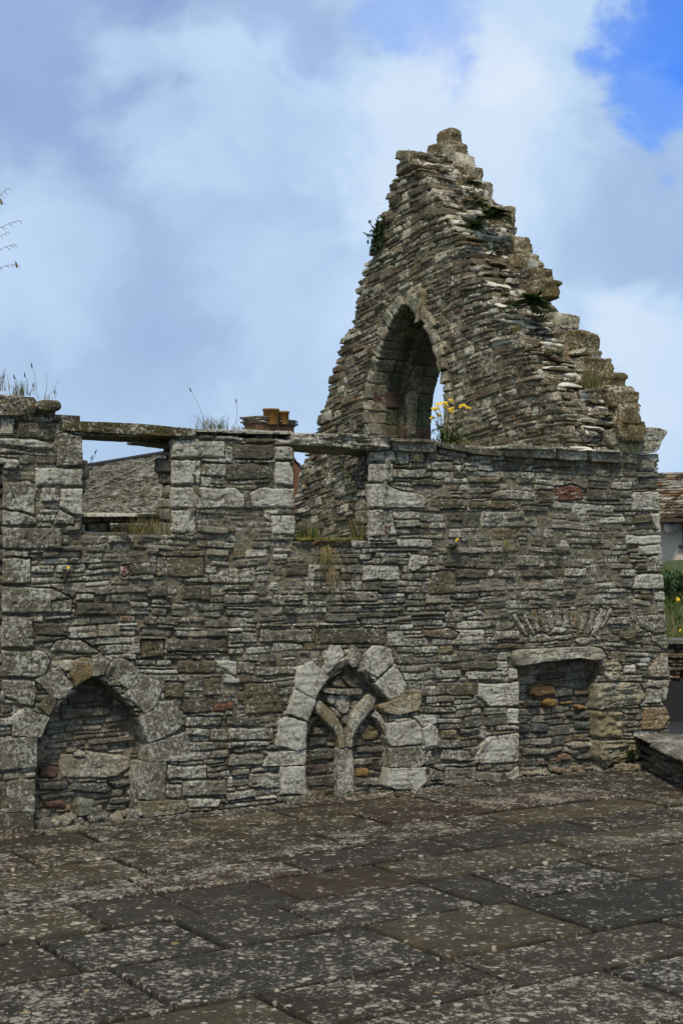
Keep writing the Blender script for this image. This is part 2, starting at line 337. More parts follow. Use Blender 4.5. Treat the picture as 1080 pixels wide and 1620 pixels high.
def poly_mesh(P, yf, depth, tone, bev=.012, g=(0, 0), disp=.006, seed=0, res=.010, lamz=1.0, fm=None, soft=1):
    """one separately modelled stone: outline P in the plane, rounded front, sides going back by depth"""
    P = np.asarray(P, float)
    for _ in range(soft):
        Q = []
        for i in range(len(P)):
            a, b = P[i], P[(i + 1) % len(P)]; k = min(.25, .014 / (np.hypot(*(b - a)) + 1e-6)); Q += [a + (b - a) * k, b - (b - a) * k]
        P = np.array(Q)
    out = []
    for i in range(len(P)):
        a, b = P[i], P[(i + 1) % len(P)]; n = max(1, int(np.hypot(*(b - a)) / res))
        for k in range(n): out.append(a + (b - a) * k / n)
    O = np.array(out); n = len(O); c = O.mean(0); R = np.abs(O - c).max() * .8; d_ = O - c; Rm = np.hypot(d_[:, 0], d_[:, 1])
    O = c + d_ * (1 + .009 / R * fbm(O[:, 0] * 16, O[:, 1] * 16, s=seed, o=3))[:, None] * 1.0
    rings = [(1, depth), (1, depth * .5), (1.0, bev * 1.3), (1 - .25 * bev / R, bev * .55), (1 - .8 * bev / R, bev * .12)]
    k = 1 - 1.3 * bev / R; nr = max(3, int(R / res))
    for i in range(nr): rings.append((k * (1 - i / nr), 0))
    VV = []
    for j, (s_, y_) in enumerate(rings):
        X = c + (O - c) * s_
        dy = disp * (fbm(X[:, 0] * 9, X[:, 1] * 11, s=seed + 1, o=3) + lamz * .6 * fbm(X[:, 0] * 8, X[:, 1] * 50, s=seed + 2, o=3) + .35 * fbm(X[:, 0] * 50, X[:, 1] * 60, s=seed + 3, o=2))
        if j < 2: dy = dy * .2
        yy = yf + y_ + g[0] * (X[:, 0] - c[0]) + g[1] * (X[:, 1] - c[1]) - dy
        if j < 3: yy = np.maximum(yy, yf + bev * .8) if j < 2 else yy
        VV.append(np.stack([X[:, 0], yy, X[:, 1]], 1))
    VV.append(np.array([[c[0], VV[-1][:, 1].mean(), c[1]]])); V_ = np.concatenate(VV)
    Q = []; i = np.arange(n); i2 = (i + 1) % n
    for j in range(len(rings) - 1): Q.append(np.stack([j * n + i, j * n + i2, (j + 1) * n + i2, (j + 1) * n + i], 1))
    Tt = np.stack([(len(rings) - 1) * n + i, (len(rings) - 1) * n + i2, np.full(n, len(rings) * n)], 1)
    area = np.sum(O[:, 0] * np.roll(O[:, 1], -1) - np.roll(O[:, 0], -1) * O[:, 1])
    Q = np.concatenate(Q)
    if area < 0: Q = Q[:, ::-1]; Tt = Tt[:, ::-1]
    if fm: V_ = fm(V_)
    return V_, Q, Tt
def stone(name, px, yf, depth, tone, parent, mat=None, world=False, label=None, grow=0.0, **k):
    P = np.array(px) if world else WP(px, yf)
    if grow: c_ = P.mean(0); d_ = P - c_; P = c_ + d_ * (1 + grow / np.hypot(d_[:, 0], d_[:, 1]))[:, None]
    V_, Q, Tt = poly_mesh(P, yf, depth, tone, seed=rng.randint(1e6), **k)
    o = mk(name, V_, Q, Tt, mat or M['stone'], parent, tone)
    if label: o['label'] = label
    return o
def box_template(na, nb, nc):
    idx = {}; V_ = []; 
    for a in range(na + 1):
        for b in range(nb + 1):
            for c in range(nc + 1):
                if a in (0, na) or b in (0, nb) or c in (0, nc):
                    idx[a, b, c] = len(V_); V_.append((2 * a / na - 1, 2 * b / nb - 1, 2 * c / nc - 1))
    Q = []
    for a in range(na):
        for b in range(nb):
            Q.append((idx[a, b, 0], idx[a, b + 1, 0], idx[a + 1, b + 1, 0], idx[a + 1, b, 0])); Q.append((idx[a, b, nc], idx[a + 1, b, nc], idx[a + 1, b + 1, nc], idx[a, b + 1, nc]))
    for a in range(na):
        for c in range(nc):
            Q.append((idx[a, 0, c], idx[a + 1, 0, c], idx[a + 1, 0, c + 1], idx[a, 0, c + 1])); Q.append((idx[a, nb, c], idx[a, nb, c + 1], idx[a + 1, nb, c + 1], idx[a + 1, nb, c]))
    for b in range(nb):
        for c in range(nc):
            Q.append((idx[0, b, c], idx[0, b, c + 1], idx[0, b + 1, c + 1], idx[0, b + 1, c])); Q.append((idx[na, b, c], idx[na, b + 1, c], idx[na, b + 1, c + 1], idx[na, b, c + 1]))
    return np.array(V_), np.array(Q)
def boxes(B, div=(9, 6, 4), rnd=.012, amp=.006, seed=0, post=None, skew=.08, lam=1.0):
    """many irregular stones: B rows = cx cy cz hx hy hz rotz tilt r g b a -> (V, Q, tone)"""
    B = np.asarray(B, float); n = len(B); TV, TQ = box_template(*div); r = np.random.RandomState(seed)
    # pull template lines towards the edges so the rounding has vertices
    TV = np.sign(TV) * np.abs(TV) ** .7
    h = B[:, None, 3:6]; p = TV[None] * h; rr = np.minimum(rnd * r.uniform(.6, 1.6, (n, 1, 1)), h * .8)
    inner = np.clip(p, -(h - rr), h - rr); d = p - inner; dl = np.linalg.norm(d, axis=2, keepdims=True); d = np.where(dl > 1e-9, d / np.maximum(dl, 1e-9) * rr, 0); p = inner + d
    k = r.normal(0, skew, (n, 6)); tv = TV[None]
    p = p * (1 + np.stack([k[:, 0, None] * tv[..., 1] + k[:, 1, None] * tv[..., 2], k[:, 2, None] * tv[..., 0] + k[:, 3, None] * tv[..., 2], k[:, 4, None] * tv[..., 0] * 1.5 + k[:, 5, None] * tv[..., 1]], 2))
    ox = r.uniform(0, 50, (n, 1)); q = p + ox[..., None]
    dn = np.stack([fbm(q[..., 0] * 14, q[..., 1] * 14, q[..., 2] * 20 + 9 * i, s=seed + i, o=3) for i in range(3)], 2)
    lm = fbm(q[..., 0] * 6, q[..., 1] * 6, q[..., 2] * 60, s=seed + 7, o=2)
    p = p + dn * amp * np.array([1.5, 1.5, .8]) + (tv * np.array([1, 1, 0])) * (lm * amp * lam)[..., None]
    ct, st = np.cos(B[:, 7, None]), np.sin(B[:, 7, None]); y_, z_ = p[..., 1] * ct - p[..., 2] * st, p[..., 1] * st + p[..., 2] * ct
    c, s_ = np.cos(B[:, 6, None]), np.sin(B[:, 6, None]); x = p[..., 0] * c - y_ * s_; y = p[..., 0] * s_ + y_ * c
    V_ = np.stack([x, y, z_], 2) + B[:, None, 0:3]; m_ = len(TV)
    Q = (TQ[None] + (np.arange(n) * m_)[:, None, None]).reshape(-1, 4); T = np.repeat(B[:, 8:12], m_, 0)
    V_ = V_.reshape(-1, 3)
    if post: V_ = post(V_)
    return V_, Q, T
def boxobj(name, B, mat, parent, **k):
    V_, Q, T = boxes(B, **k); return mk(name, V_, Q, None, mat, parent, T)
def merge(parts):
    V_, Q, T = [], [], []; n = 0
    for v, q, t in parts: V_.append(v); Q.append(q + n); T.append(t); n += len(v)
    return np.concatenate(V_), np.concatenate(Q), np.concatenate(T)
def cuboids(lst, tone=(.07, .063, .05, 0)):
    V_ = []; Q = []
    for (x0, x1, y0, y1, z0, z1) in lst:
        b = len(V_); V_ += [(x0, y0, z0), (x1, y0, z0), (x1, y1, z0), (x0, y1, z0), (x0, y0, z1), (x1, y0, z1), (x1, y1, z1), (x0, y1, z1)]
        Q += [[b + i for i in f] for f in ((0, 3, 2, 1), (4, 5, 6, 7), (0, 1, 5, 4), (1, 2, 6, 5), (2, 3, 7, 6), (3, 0, 4, 7))]
    return np.array(V_, float), np.array(Q), np.tile(tone, (len(V_), 1))

# ================================================================ GROUND
def ring_ground():
    V_, Q, T = cuboids([(-600, 600, -600, 600, -.5, -.06)], (.05, .055, .03, 0)); return V_, Q
V_, Q = ring_ground(); g = mk('ground', V_, Q, None, M['turf'], smooth=False); g['kind'] = 'structure'

# paving: rows of big flagstones square to the wall, joints read off the photograph
rows = [(-6.6, -6.0), (-6.0, -5.45), (-5.45, -5.0), (-5.0, -4.45), (-4.45, -3.89), (-3.89, -3.44), (-3.44, -2.84), (-2.84, -2.30), (-2.30, -1.82), (-1.82, -1.41), (-1.41, -.95), (-.95, -.52), (-.52, -.16), (-.16, .3)]
jnt = {5: [-4.2, -3.4, -2.6, -1.72, -.6, .4, 1.4], 6: [-4.0, -2.91, -1.73, -.93, .2, 1.3], 7: [-4.3, -3.0, -2.38, -1.87, -1.05, -.72, -.05, 1.0, 2.0], 8: [-3.7, -2.65, -2.21, -1.69, -1.0, .15, 1.3, 2.4], 9: [-3.9, -2.98, -2.2, -1.35, -.35, .65, 1.5, 2.6]}
FS = []; r = np.random.RandomState(5)
ftones = [(.080, .070, .050), (.062, .058, .048), (.095, .080, .052), (.070, .060, .042), (.115, .098, .062), (.055, .052, .045), (.080, .058, .040), (.075, .070, .060)]
for i, (a, b) in enumerate(rows):
    js = jnt.get(i)
    if js is None:
        js = []; x = -6.2 + r.uniform(0, .8)
        while x < 4.4: js.append(x); x += r.uniform(.45, 1.35)
    else: js = [-6.5, -5.2] + js + [3.2, 4.4]
    for x0, x1 in zip(js[:-1], js[1:]):
        t = ftones[r.randint(len(ftones))]; s = r.uniform(.8, 1.2)
        FS.append(dict(c=((x0 + x1) / 2, (a + b) / 2), h=((x1 - x0) / 2 - .009, (b - a) / 2 - .0105), ang=r.normal(0, .004), off=r.normal(0, .003), ti=(r.normal(0, .003), r.normal(0, .004)), rad=r.uniform(.006, .012), cr=r.uniform(.003, .02), tone=(t[0] * s * .82, t[1] * s * .80, t[2] * s * .80, r.choice([-.12, .0, .1, .2, .3, .42])), lam=.2))
fkeep = np.array([(-5.0, -5.6), (-1.0, -5.6), (4.0, -1.6), (4.0, .3), (-4.3, .3), (-5.0, -3.8)])
pv = relief('paving', -5.0, 4.0, -5.6, .3, .008, FS, [], lambda u, v, h: np.stack([u, v, h + .012], 1), M['floor'], None, keep=fkeep, mort=-.055, seed=3, mtone=(.012, .011, .008, -1.), flush=-.6, rough=.32, warp=.6, edge=.004)
pv['kind'] = 'structure'

# ================================================================ NAVE WALL
TOPZ = 2.37
wall = thing('ruined_wall', 'long ruined grey rubble wall with two lintelled window openings and three blocked recesses', 'wall', (0.3, 0.35, 0))
Z3 = lambda sx, ox, oy, pts: [(ox + x / sx, oy + y / sx) for x, y in pts]   # zoomed measurements -> photo pixels
z2 = lambda p: Z3(3, 0, 880, p); z3 = lambda p: Z3(2.7, 360, 960, p); z4 = lambda p: Z3(3.176, 740, 930, p)
zl = lambda p: Z3(5.4, 0, 600, p); zt = lambda p: Z3(2, 0, 560, p); zw = lambda p: Z3(3.176, 440, 640, p); zr = lambda p: Z3(2.7, 680, 650, p); zm = lambda p: Z3(2.16, 200, 800, p)
# openings (wall plane)
open1 = WP([(132, 690), (132, 846), (272, 846), (272, 690)]); open2 = WP([(467, 700), (467, 856), (584, 856), (584, 700)])
rec1 = WP(z2([(165, 1330), (168, 1100), (172, 960), (190, 860), (235, 765), (290, 702), (360, 640), (440, 564), (508, 610), (578, 668), (635, 730), (680, 810), (700, 885), (706, 980), (660, 982), (660, 1245), (660, 1330)]))
rec2 = WP(z3([(338, 860), (338, 640), (342, 500), (372, 398), (435, 305), (525, 250), (600, 295), (640, 335), (680, 400), (672, 450), (682, 500), (690, 600), (686, 700), (688, 860)]))
rec3 = WP(z4([(256, 1000), (256, 385), (420, 360), (648, 362), (648, 470), (650, 620), (662, 760), (668, 1000)]))
door0 = np.array([(-3.15, .70), (-3.15, 2.13), (-2.318, 2.13), (-2.318, .70)])
ASH = (.24, .228, .19, .75); ASHD = (.17, .16, .13, .45); DK = (.11, .103, .08, .1); OL = (.135, .118, .078, .15)
def R4(x0, y0, x1, y1): return [(x0, y0), (x1, y0), (x1, y1), (x0, y1)]
PL = []
def addp(px, tone, **k): PL.append(dict(p=WP(px), tone=tone, **k))
# left door quoins and long stones
for p in ([(0, 870), (250, 868), (308, 930), (312, 1165), (190, 1150), (20, 1110), (0, 1100)], [(0, 1115), (150, 1125), (315, 1175), (315, 1255), (0, 1258)], R4(0, 1265, 545, 1450), R4(0, 1460, 252, 1620)): addp(zl(p), ASHD, off=.014, lam=.2)
for p in (R4(0, 5, 150, 136), [(0, 142), (250, 150), (350, 200), (350, 270), (0, 276)], R4(0, 282, 160, 440), [(0, 450), (210, 450), (245, 500), (210, 575), (0, 578)], [(0, 585), (165, 585), (180, 640), (172, 712), (100, 710), (60, 680), (0, 670)]): addp(z2(p), ASHD, off=.014, lam=.25)
# left top
addp(zl(R4(0, 300, 125, 480)), ASH); addp(zl(R4(145, 360, 470, 525)), DK, lam=.3); addp(zl([(490, 460), (560, 450), (700, 480), (720, 520), (720, 752), (480, 745)]), ASHD, off=.018, lam=.2)
addp(zl(R4(300, 757, 718, 915)), ASH, off=.012); addp(zl([(515, 930), (718, 930), (718, 1160), (640, 1160), (510, 1100)]), ASH, off=.012, lam=.3); addp(zl([(510, 1108), (645, 1170), (640, 1250), (460, 1245)]), ASHD, off=.01)
addp(zl([(0, 500), (300, 505), (460, 550), (455, 600), (0, 570)]), ASH, off=.01); addp(zl([(0, 590), (420, 630), (430, 655), (0, 640)]), ASHD); addp(zl([(0, 660), (170, 690), (180, 740), (120, 780), (0, 770)]), ASH, off=.03)
# pier between the windows
for p, t in ((R4(545, 268, 715, 328), ASH), (R4(540, 334, 637, 414), ASH), ([(545, 420), (745, 420), (775, 445), (770, 490), (545, 488)], ASH), (R4(545, 492, 622, 570), ASH), (R4(738, 283, 866, 334), DK), (R4(718, 345, 870, 400), DK), (R4(640, 345, 716, 388), ASHD),
             (R4(872, 292, 930, 334), ASH), ([(872, 340), (920, 340), (932, 380), (930, 418), (870, 412)], ASH), ([(790, 440), (820, 423), (933, 423), (934, 488), (800, 486)], ASH), (R4(858, 510, 936, 572), ASH), (R4(778, 238, 870, 282), OL), (R4(680, 240, 772, 276), ASHD), (R4(630, 243, 678, 275), DK), (R4(872, 238, 935, 288), ASH)): addp(zt(p), t, off=.008, lam=.4)
# right of window 2
for p, t in ((R4(456, 232, 588, 284), ASH), (R4(450, 292, 577, 392), ASH), ([(455, 398), (520, 392), (600, 425), (735, 455), (745, 490), (735, 525), (456, 523)], ASH), ([(458, 530), (575, 528), (582, 580), (600, 660), (460, 668)], ASH), (R4(592, 168 + 62, 660, 300), ASHD), (R4(580, 322, 770, 372), ASHD), (R4(672, 374, 830, 412), DK), (R4(808, 470, 948, 528), OL), ([(955, 485), (1075, 480), (1080, 525), (960, 525)], OL), (R4(850, 540, 930, 590), DK), ([(890, 300), (922, 295), (915, 348), (892, 325)], (.42, .41, .37, .9)), (R4(740, 285, 882, 335), ASHD)): addp(zw(p), t, off=.008, lam=.5)
# scattered large stones in the field
for p, t in ((R4(110, 152, 274, 245), OL), (R4(12, 197, 106, 238), DK), (R4(140, 450, 345, 502), DK), (R4(660, 420, 888, 472), DK), (R4(500, 303, 622, 346), ASHD), (R4(190, 265, 290, 328), DK), (R4(178, 526, 308, 572), DK), (R4(545, 195, 622, 242), DK), (R4(545, 345 - 18, 600, 346), DK), ([(970, 165), (1035, 168), (1030, 205), (985, 228), (963, 222)], ASH), (R4(752, 290, 858, 328), ASHD), (R4(312, 532, 443, 578), ASHD), (R4(353, 433, 452, 470), ASHD), (R4(455, 415, 650, 470), ASHD), ([(270, 525), (380, 530), (380, 590)], ASH), (R4(443, 547, 598, 584), ASHD), (R4(50, 460, 130, 520), OL), (R4(340, 302, 452, 336), ASHD)): addp(zm(p), t, lam=.6)
for p, t in ((R4(0, 684, 116, 784), OL), ([(530, 325), (600, 315), (640, 322), (652, 372), (620, 386), (548, 388)], (.16, .065, .045, .3)), (R4(38, 374, 158, 420), OL), (R4(172, 384, 366, 420), OL), ([(265, 350), (330, 335), (448, 345), (446, 384), (270, 380)], ASHD), (R4(440, 206, 606, 245), DK), (R4(668, 336, 812, 386), DK), (R4(484, 620, 570, 670), DK), (R4(368, 614, 468, 666), ASHD), (R4(396, 676, 540, 716), DK), ([(270, 675), (280, 690), (265, 715), (247, 705), (248, 680)], (.4, .38, .33, .8)), (R4(110, 672, 246, 718), DK), (R4(576, 668, 670, 708), ASHD), (R4(474, 718, 572, 768), ASHD), (R4(390, 768, 490, 808), ASHD), (R4(460, 336, 528, 392), OL), ([(60, 640), (150, 610), (205, 655), (190, 672), (62, 672)], DK),
             (R4(862, 345, 992, 430), ASH), (R4(836, 530, 1000, 572), (.36, .35, .31, .9)), (R4(890, 572, 1003, 616), ASH), ([(935, 438), (998, 436), (1000, 528), (965, 525)], ASH), (R4(925, 622, 1004, 690), ASHD), ([(880, 695), (1012, 695), (1013, 760), (860, 762)], ASH), (R4(958, 768, 1020, 812), ASH), (R4(970, 815, 1022, 862), ASHD), ([(876, 870), (1024, 866), (1028, 942), (885, 945)], ASH), (R4(772, 590 - 18, 845, 598), ASHD)): addp(zr(p), t, off=.008, lam=.7)
# quoins and big blocks low on the right
for p, t in (([(842, 140), (1014, 130), (1020, 225), (930, 228), (860, 200)], ASHD), ([(920, 236), (1015, 232), (1016, 318), (975, 310), (925, 270)], ASHD), ([(970, 325), (1028, 330), (1030, 400), (1025, 450), (915, 450), (910, 405)], (.24, .20, .15, .3)), (R4(905, 460, 975, 500), ASH), ([(900, 505), (975, 505), (970, 580), (895, 582)], ASHD), ([(882, 602), (1012, 590), (1024, 640), (985, 705), (960, 716), (868, 714)], (.26, .19, .115, .1)), ([(975, 460), (1005, 460), (1008, 580), (985, 580)], ASH),
             ([(50, 482), (150, 478), (255, 466), (258, 596), (105, 600), (90, 585), (45, 545)], ASH), ([(196, 606), (256, 600), (257, 685), (206, 686)], (.40, .38, .33, .9)), ([(100, 748), (180, 735), (268, 732), (276, 868), (230, 880), (35, 888), (38, 830)], ASH), ([(182, 935), (272, 880), (284, 960), (200, 966)], ASH), ([(210, 402), (248, 400), (250, 460), (210, 462)], (.36, .34, .29, .8)), (R4(50, 925, 172, 975), ASHD), (R4(145, 280, 270, 312), OL), (R4(0, 365, 142, 412), DK), (R4(0, 420, 170, 468), ASHD), ([(765, 215), (840, 210), (842, 270), (800, 275), (762, 245)], OL),
             ([(660, 180), (700, 150), (815, 140), (815, 185), (700, 190)], ASHD), (R4(785, 385, 842, 430), (.36, .33, .29, .7)), (R4(782, 436, 872, 472), ASHD), (R4(0, 165, 140, 208), ASHD), (R4(135, 215, 262, 262), ASHD)): addp(z4(p), t, off=.01, lam=.8)
# thin slabs set on edge: the relieving arch over the doorway
fan = [((228, 130), (300, 245), 34), ((280, 135), (330, 240), 26), ((325, 105), (355, 225), 38), ((362, 100), (398, 225), 34), ((405, 115), (425, 215), 40), ((450, 110), (462, 195), 34), ((492, 100), (497, 200), 36), ((535, 115), (535, 200), 38), ((590, 120), (568, 230), 34), ((632, 110), (605, 235), 34), ((680, 105), (632, 245), 40), ((722, 100), (668, 205), 30)]
for (a, b, wd) in fan:
    a = np.array(a, float); b = np.array(b, float); n_ = np.array([-(b - a)[1], (b - a)[0]]); n_ = n_ / np.hypot(*n_) * wd * .47
    addp(z4([tuple(a + n_), tuple(a - n_), tuple(b - n_ * .75), tuple(b + n_ * .75)]), (.19, .178, .148, .35) if wd != 38 else (.20, .15, .09, .2), off=.002 + .007 * rng.rand(), lam=.3, gx=rng.normal(0, .1))
for p in ([(415, 205), (440, 195), (495, 195), (500, 212), (470, 228), (420, 228)], [(435, 240), (520, 230), (535, 250), (500, 264), (430, 260)], [(530, 265), (560, 242), (612, 248), (618, 280), (560, 292)], [(508, 205), (552, 205), (552, 220), (510, 222)]): addp(z4(p), (.25, .24, .205, .4), off=.006, lam=.2)
# beside recess 2 and recess 1
for p, t in (([(68, 326), (210, 325), (240, 440), (235, 455), (75, 464)], OL), (R4(0, 470, 135, 512), DK), (R4(0, 516, 198, 570), ASHD), (R4(350, 0, 440, 0 + 1), DK), (R4(895, 322, 1056, 380), OL), (R4(822, 425, 975, 456), DK), (R4(930, 682, 1060, 765), ASHD), ([(865, 690), (925, 700), (920, 745), (865, 745)], ASHD), (R4(915, 610, 1040, 660), ASHD), (R4(0, 628, 158, 680), ASHD), (R4(90, 715, 228, 775), ASHD), (R4(395, 92, 680, 160), DK), (R4(10, 110, 130, 156), ASHD), (R4(140, 95, 365, 155), ASHD), (R4(120, 255, 300, 296), ASHD), (R4(0, 405, 28, 440), (.19, .085, .045, .1)), ([(835, 95), (960, 92), (990, 115), (975, 140), (840, 130)], (.17, .13, .09, .2))): addp(z3(p), t, lam=.6)
for p, t in (([(575, 35), (612, 35), (622, 75), (600, 98), (572, 80)], (.17, .07, .055, .5)), ([(235, 455), (270, 395), (380, 390), (475, 455), (470, 470)], ASHD), (R4(750, 0, 975, 100), OL), (R4(795, 390, 1080, 458), DK), (R4(848, 492, 1028, 556), OL), (R4(785, 598, 875, 675), OL), (R4(670, 398, 780, 482), OL), (R4(864, 135, 1005, 212), DK), (R4(710, 145, 800, 198), DK), (R4(360, 175, 455, 210), ASH), (R4(365, 218, 545, 282), DK), ([(868, 680), (985, 668), (1005, 745), (870, 752)], DK), (R4(1012, 697, 1080, 742), (.17, .085, .06, .3)), (R4(885, 760, 1060, 808), ASHD), (R4(1000, 820, 1080, 880), ASHD), (R4(793, 990, 990, 1060), ASHD), (R4(872, 1062, 1080, 1140), ASHD), (R4(790, 1080, 870, 1150), ASHD), (R4(965, 575, 1050, 665), OL), ([(240, 215), (345, 200), (350, 272), (250, 270)], ASHD), (R4(165, 315, 330, 380), DK), (R4(0, 700, 60, 745), DK),
             ([(890, 1145), (1060, 1150), (1040, 1190), (900, 1200)], ASH)): addp(z2(p), t, lam=.5)
clears = []
# --- arch stones modelled on their own: (outline, tone, y of face, gradient)
v1 = []   # recess 1
A1 = [(z2([(447, 478), (478, 472), (520, 500), (492, 562), (440, 565)]), ASHD), (z2([(352, 505), (395, 480), (440, 490), (440, 566), (360, 612), (340, 560)]), (.22, .17, .09, .2)),
      (z2([(545, 490), (590, 485), (665, 548), (608, 625), (510, 545)]), ASHD), (z2([(668, 560), (760, 600), (765, 655), (742, 700), (692, 745), (605, 655)]), ASHD), (z2([(690, 755), (835, 685), (866, 795), (820, 840), (712, 880), (662, 770)]), ASHD),
      (z2([(708, 892), (885, 840), (905, 955), (890, 972), (712, 975)]), ASHD), (z2([(664, 982), (788, 982), (782, 1160), (664, 1155)]), ASHD), (z2([(668, 1165), (850, 1160), (888, 1180), (885, 1212), (690, 1242)]), (.21, .185, .12, .3)),
      (z2([(212, 570), (290, 535), (350, 618), (285, 680), (235, 650), (180, 590)]), ASHD), (z2([(185, 710), (240, 655), (275, 690), (237, 752)]), OL), (z2([(68, 760), (125, 725), (235, 768), (190, 858), (75, 850)]), ASHD),
      (z2([(0, 868), (175, 862), (170, 1000), (0, 1012)]), ASHD), (z2([(38, 1072), (166, 1062), (164, 1212), (60, 1210), (38, 1130)]), ASHD), (z2([(0, 1222), (163, 1217), (163, 1320), (0, 1325)]), DK)]
B1 = [(z2([(490, 565), (518, 508), (602, 628), (577, 656)]), (.4, -.5)), (z2([(583, 658), (607, 634), (688, 750), (663, 760)]), (.6, -.3)), ]
A2 = [(z3([(408, 262), (425, 215), (445, 168), (480, 170), (495, 205), (425, 290)]), ASH), (z3([(515, 222), (535, 168), (572, 200), (552, 258), (530, 250)]), ASHD), (z3([(578, 210), (625, 168), (700, 180), (706, 235), (645, 298), (562, 255)]), ASH),
      (z3([(650, 310), (718, 252), (768, 335), (745, 372), (692, 398), (632, 330)]), ASH), (z3([(665, 425), (750, 362), (832, 358), (820, 440), (730, 460), (672, 448)]), (.27, .23, .15, .3)), (z3([(684, 500), (800, 485), (832, 520), (828, 585), (700, 597), (686, 560)]), ASH),
      (z3([(696, 606), (822, 600), (858, 655), (815, 684), (700, 684)]), ASHD), (z3([(688, 692), (845, 688), (848, 745), (812, 780), (725, 778), (690, 768)]), ASH), (z3([(835, 525), (870, 500), (898, 530), (898, 590), (850, 598)]), ASH), (z3([(800, 470), (888, 465), (892, 495), (835, 510)]), ASH),
      (z3([(302, 262), (365, 235), (435, 300), (400, 345), (376, 394), (295, 345)]), ASH), (z3([(292, 355), (375, 402), (346, 485), (262, 455)]), ASH), (z3([(228, 492), (262, 478), (338, 495), (335, 600), (300, 612), (208, 590)]), ASH),
      (z3([(182, 625), (332, 614), (332, 675), (158, 680)]), ASH), (z3([(232, 688), (334, 680), (336, 800), (236, 800)]), ASH), (z3([(242, 812), (338, 806), (338, 836), (252, 836)]), ASHD)]
B2 = [(z3([(408, 268), (495, 212), (508, 238), (437, 304)]), (-.3, -.6)), (z3([(556, 262), (572, 258), (638, 318), (630, 332), (618, 325), (550, 275)]), (.5, -.5))]
A3 = [(z4([(235, 332), (262, 312), (640, 295), (688, 312), (706, 352), (660, 368), (590, 352), (400, 372), (252, 394), (240, 360)]), (.33, .315, .275, .35)), (z4([(668, 378), (770, 373), (776, 460), (712, 470), (690, 430)]), (.33, .30, .22, .1)),
      (z4([(650, 482), (780, 478), (870, 482), (900, 545), (868, 585), (740, 600), (652, 612)]), (.30, .285, .22, .05)), (z4([(655, 622), (786, 625), (790, 700), (780, 755), (662, 752)]), (.26, .225, .14, .05)), (z4([(666, 772), (800, 768), (880, 768), (885, 850), (700, 892), (668, 860)]), (.25, .225, .15, .1))]
for lst in (A1, A2, A3):
    for it in lst: clears.append(WP(it[0]))
X0, X1 = -3.42, 2.97
corner = WP([(1046, 722), (1041, 745), (1042, 800), (1046, 870), (1050, 930), (1054, 1000), (1058, 1060), (1058, 1090), (1050, 1110), (1058, 1130), (1060, 1160), (1064, 1200)])
keepw = np.concatenate([[(X0, -.02), (X0, 2.50), (-1.99, 2.47), (-1.99, TOPZ - .01), (X1 - .01, TOPZ - .01)], corner, [(corner[-1, 0] + .02, -.02)]])
st = rubble(X0, X1 + .15, -.05, 2.56, 11)
relief('masonry', X0, X1 + .16, -.02, 2.50, .0042, st, PL, fwall(0), M['stone'], wall, clips=[open1, open2, rec1, rec2, rec3, door0], clears=clears, keep=keepw, seed=1)
# core behind the face (rubble fill of the wall), with splayed openings left free
D1 = .68
xo1, xo1b, xo2, xo2b = open1[0, 0], open1[2, 0], open2[0, 0], open2[2, 0]; zs1 = open1[1, 1]; zs2 = open2[1, 1]; ztp = 2.31
core = [(X0, -3.15, .05, D1, 0, 2.44), (-3.15, -2.29, .05, D1, 0, .70), (-3.15, -2.29, .05, D1, 2.13, 2.44), (-2.29, -2.14, .05, D1, 0, 2.44), (-2.14, -1.35, .34, D1, 0, 1.2), (-2.14, xo1, .05, D1, 1.2, 2.44), (xo1, -1.35, .05, D1, 1.2, zs1 - .03),
        (-1.35, xo1b, .05, D1, 0, zs1 - .03), (xo1b + .03, xo2 - .02, .05, .12, 1.2, TOPZ - .03), (xo1b + .40, xo2 - .26, .12, D1, 1.2, TOPZ - .03), (xo1b + .02, xo1b + .41, .12, D1, 1.2, zs1 - .03), (xo2 - .3, xo2 - .02, .3, D1, 1.2, zs2 - .03), (xo1b, -.25, .05, D1, 0, 1.2), (-.25, .76, .30, D1, 0, 1.1), (xo2 - .02, xo2b, .05, D1, 1.2, zs2 - .03), (-.25, .76, .05, D1, 1.1, 1.2), (xo2b + .03, X1 - .06, .05, .12, 1.2, TOPZ - .03), (xo2b + .56, X1 - .06, .12, D1, 1.2, TOPZ - .03), (xo2b + .02, xo2b + .57, .12, D1, 1.2, zs2 - .03), (.76, 1.5, .05, D1, 0, 1.2), (1.5, 2.5, .28, D1, 0, 1.2), (2.5, X1 - .06, .05, D1, 0, 1.2)]
V_, Q, T = cuboids(core); mk('wall_core', V_, Q, None, M['stone'], wall, T, smooth=False)
# reveals (jambs), sills, wall tops
def stack(x, y0, y1, z0, z1, side, seed, tone='infill', hh=(.025, .06)):
    r_ = np.random.RandomState(seed); B = []; z = z0
    while z < z1:
        h = r_.uniform(*hh); h = min(h, (z1 - z) / 2 + .005); y = y0
        while y < y1:
            l_ = r_.uniform(.10, .2); t = tone_pick(r_, tone)
            off = r_.normal(0, .012)
            B.append((x + side * (.10 - .0) + off + (y - y0) * SPL, y + l_ / 2, z + h, .11, l_ / 2, h - .002, -math.atan(SPL) + r_.normal(0, .03), r_.normal(0, .03), *t)); y += l_ + .004
        z += 2 * h
    return B
SPL = 0.62
boxobj('window_jamb', stack(xo1b, .03, D1, zs1, 2.30, +1, 3), M['stone'], wall, seed=3)
SPL = 0.95
boxobj('window_jamb', stack(xo2b - .004, .03, D1, zs2, 2.30, +1, 4, 'wall'), M['stone'], wall, seed=4)
SPL = -.3
boxobj('window_jamb', stack(xo1 + .003, .03, D1, zs1, 2.30, -1, 5), M['stone'], wall, seed=5)
boxobj('window_jamb', stack(xo2 + .003, .03, D1, zs2, 2.30, -1, 6), M['stone'], wall, seed=6)
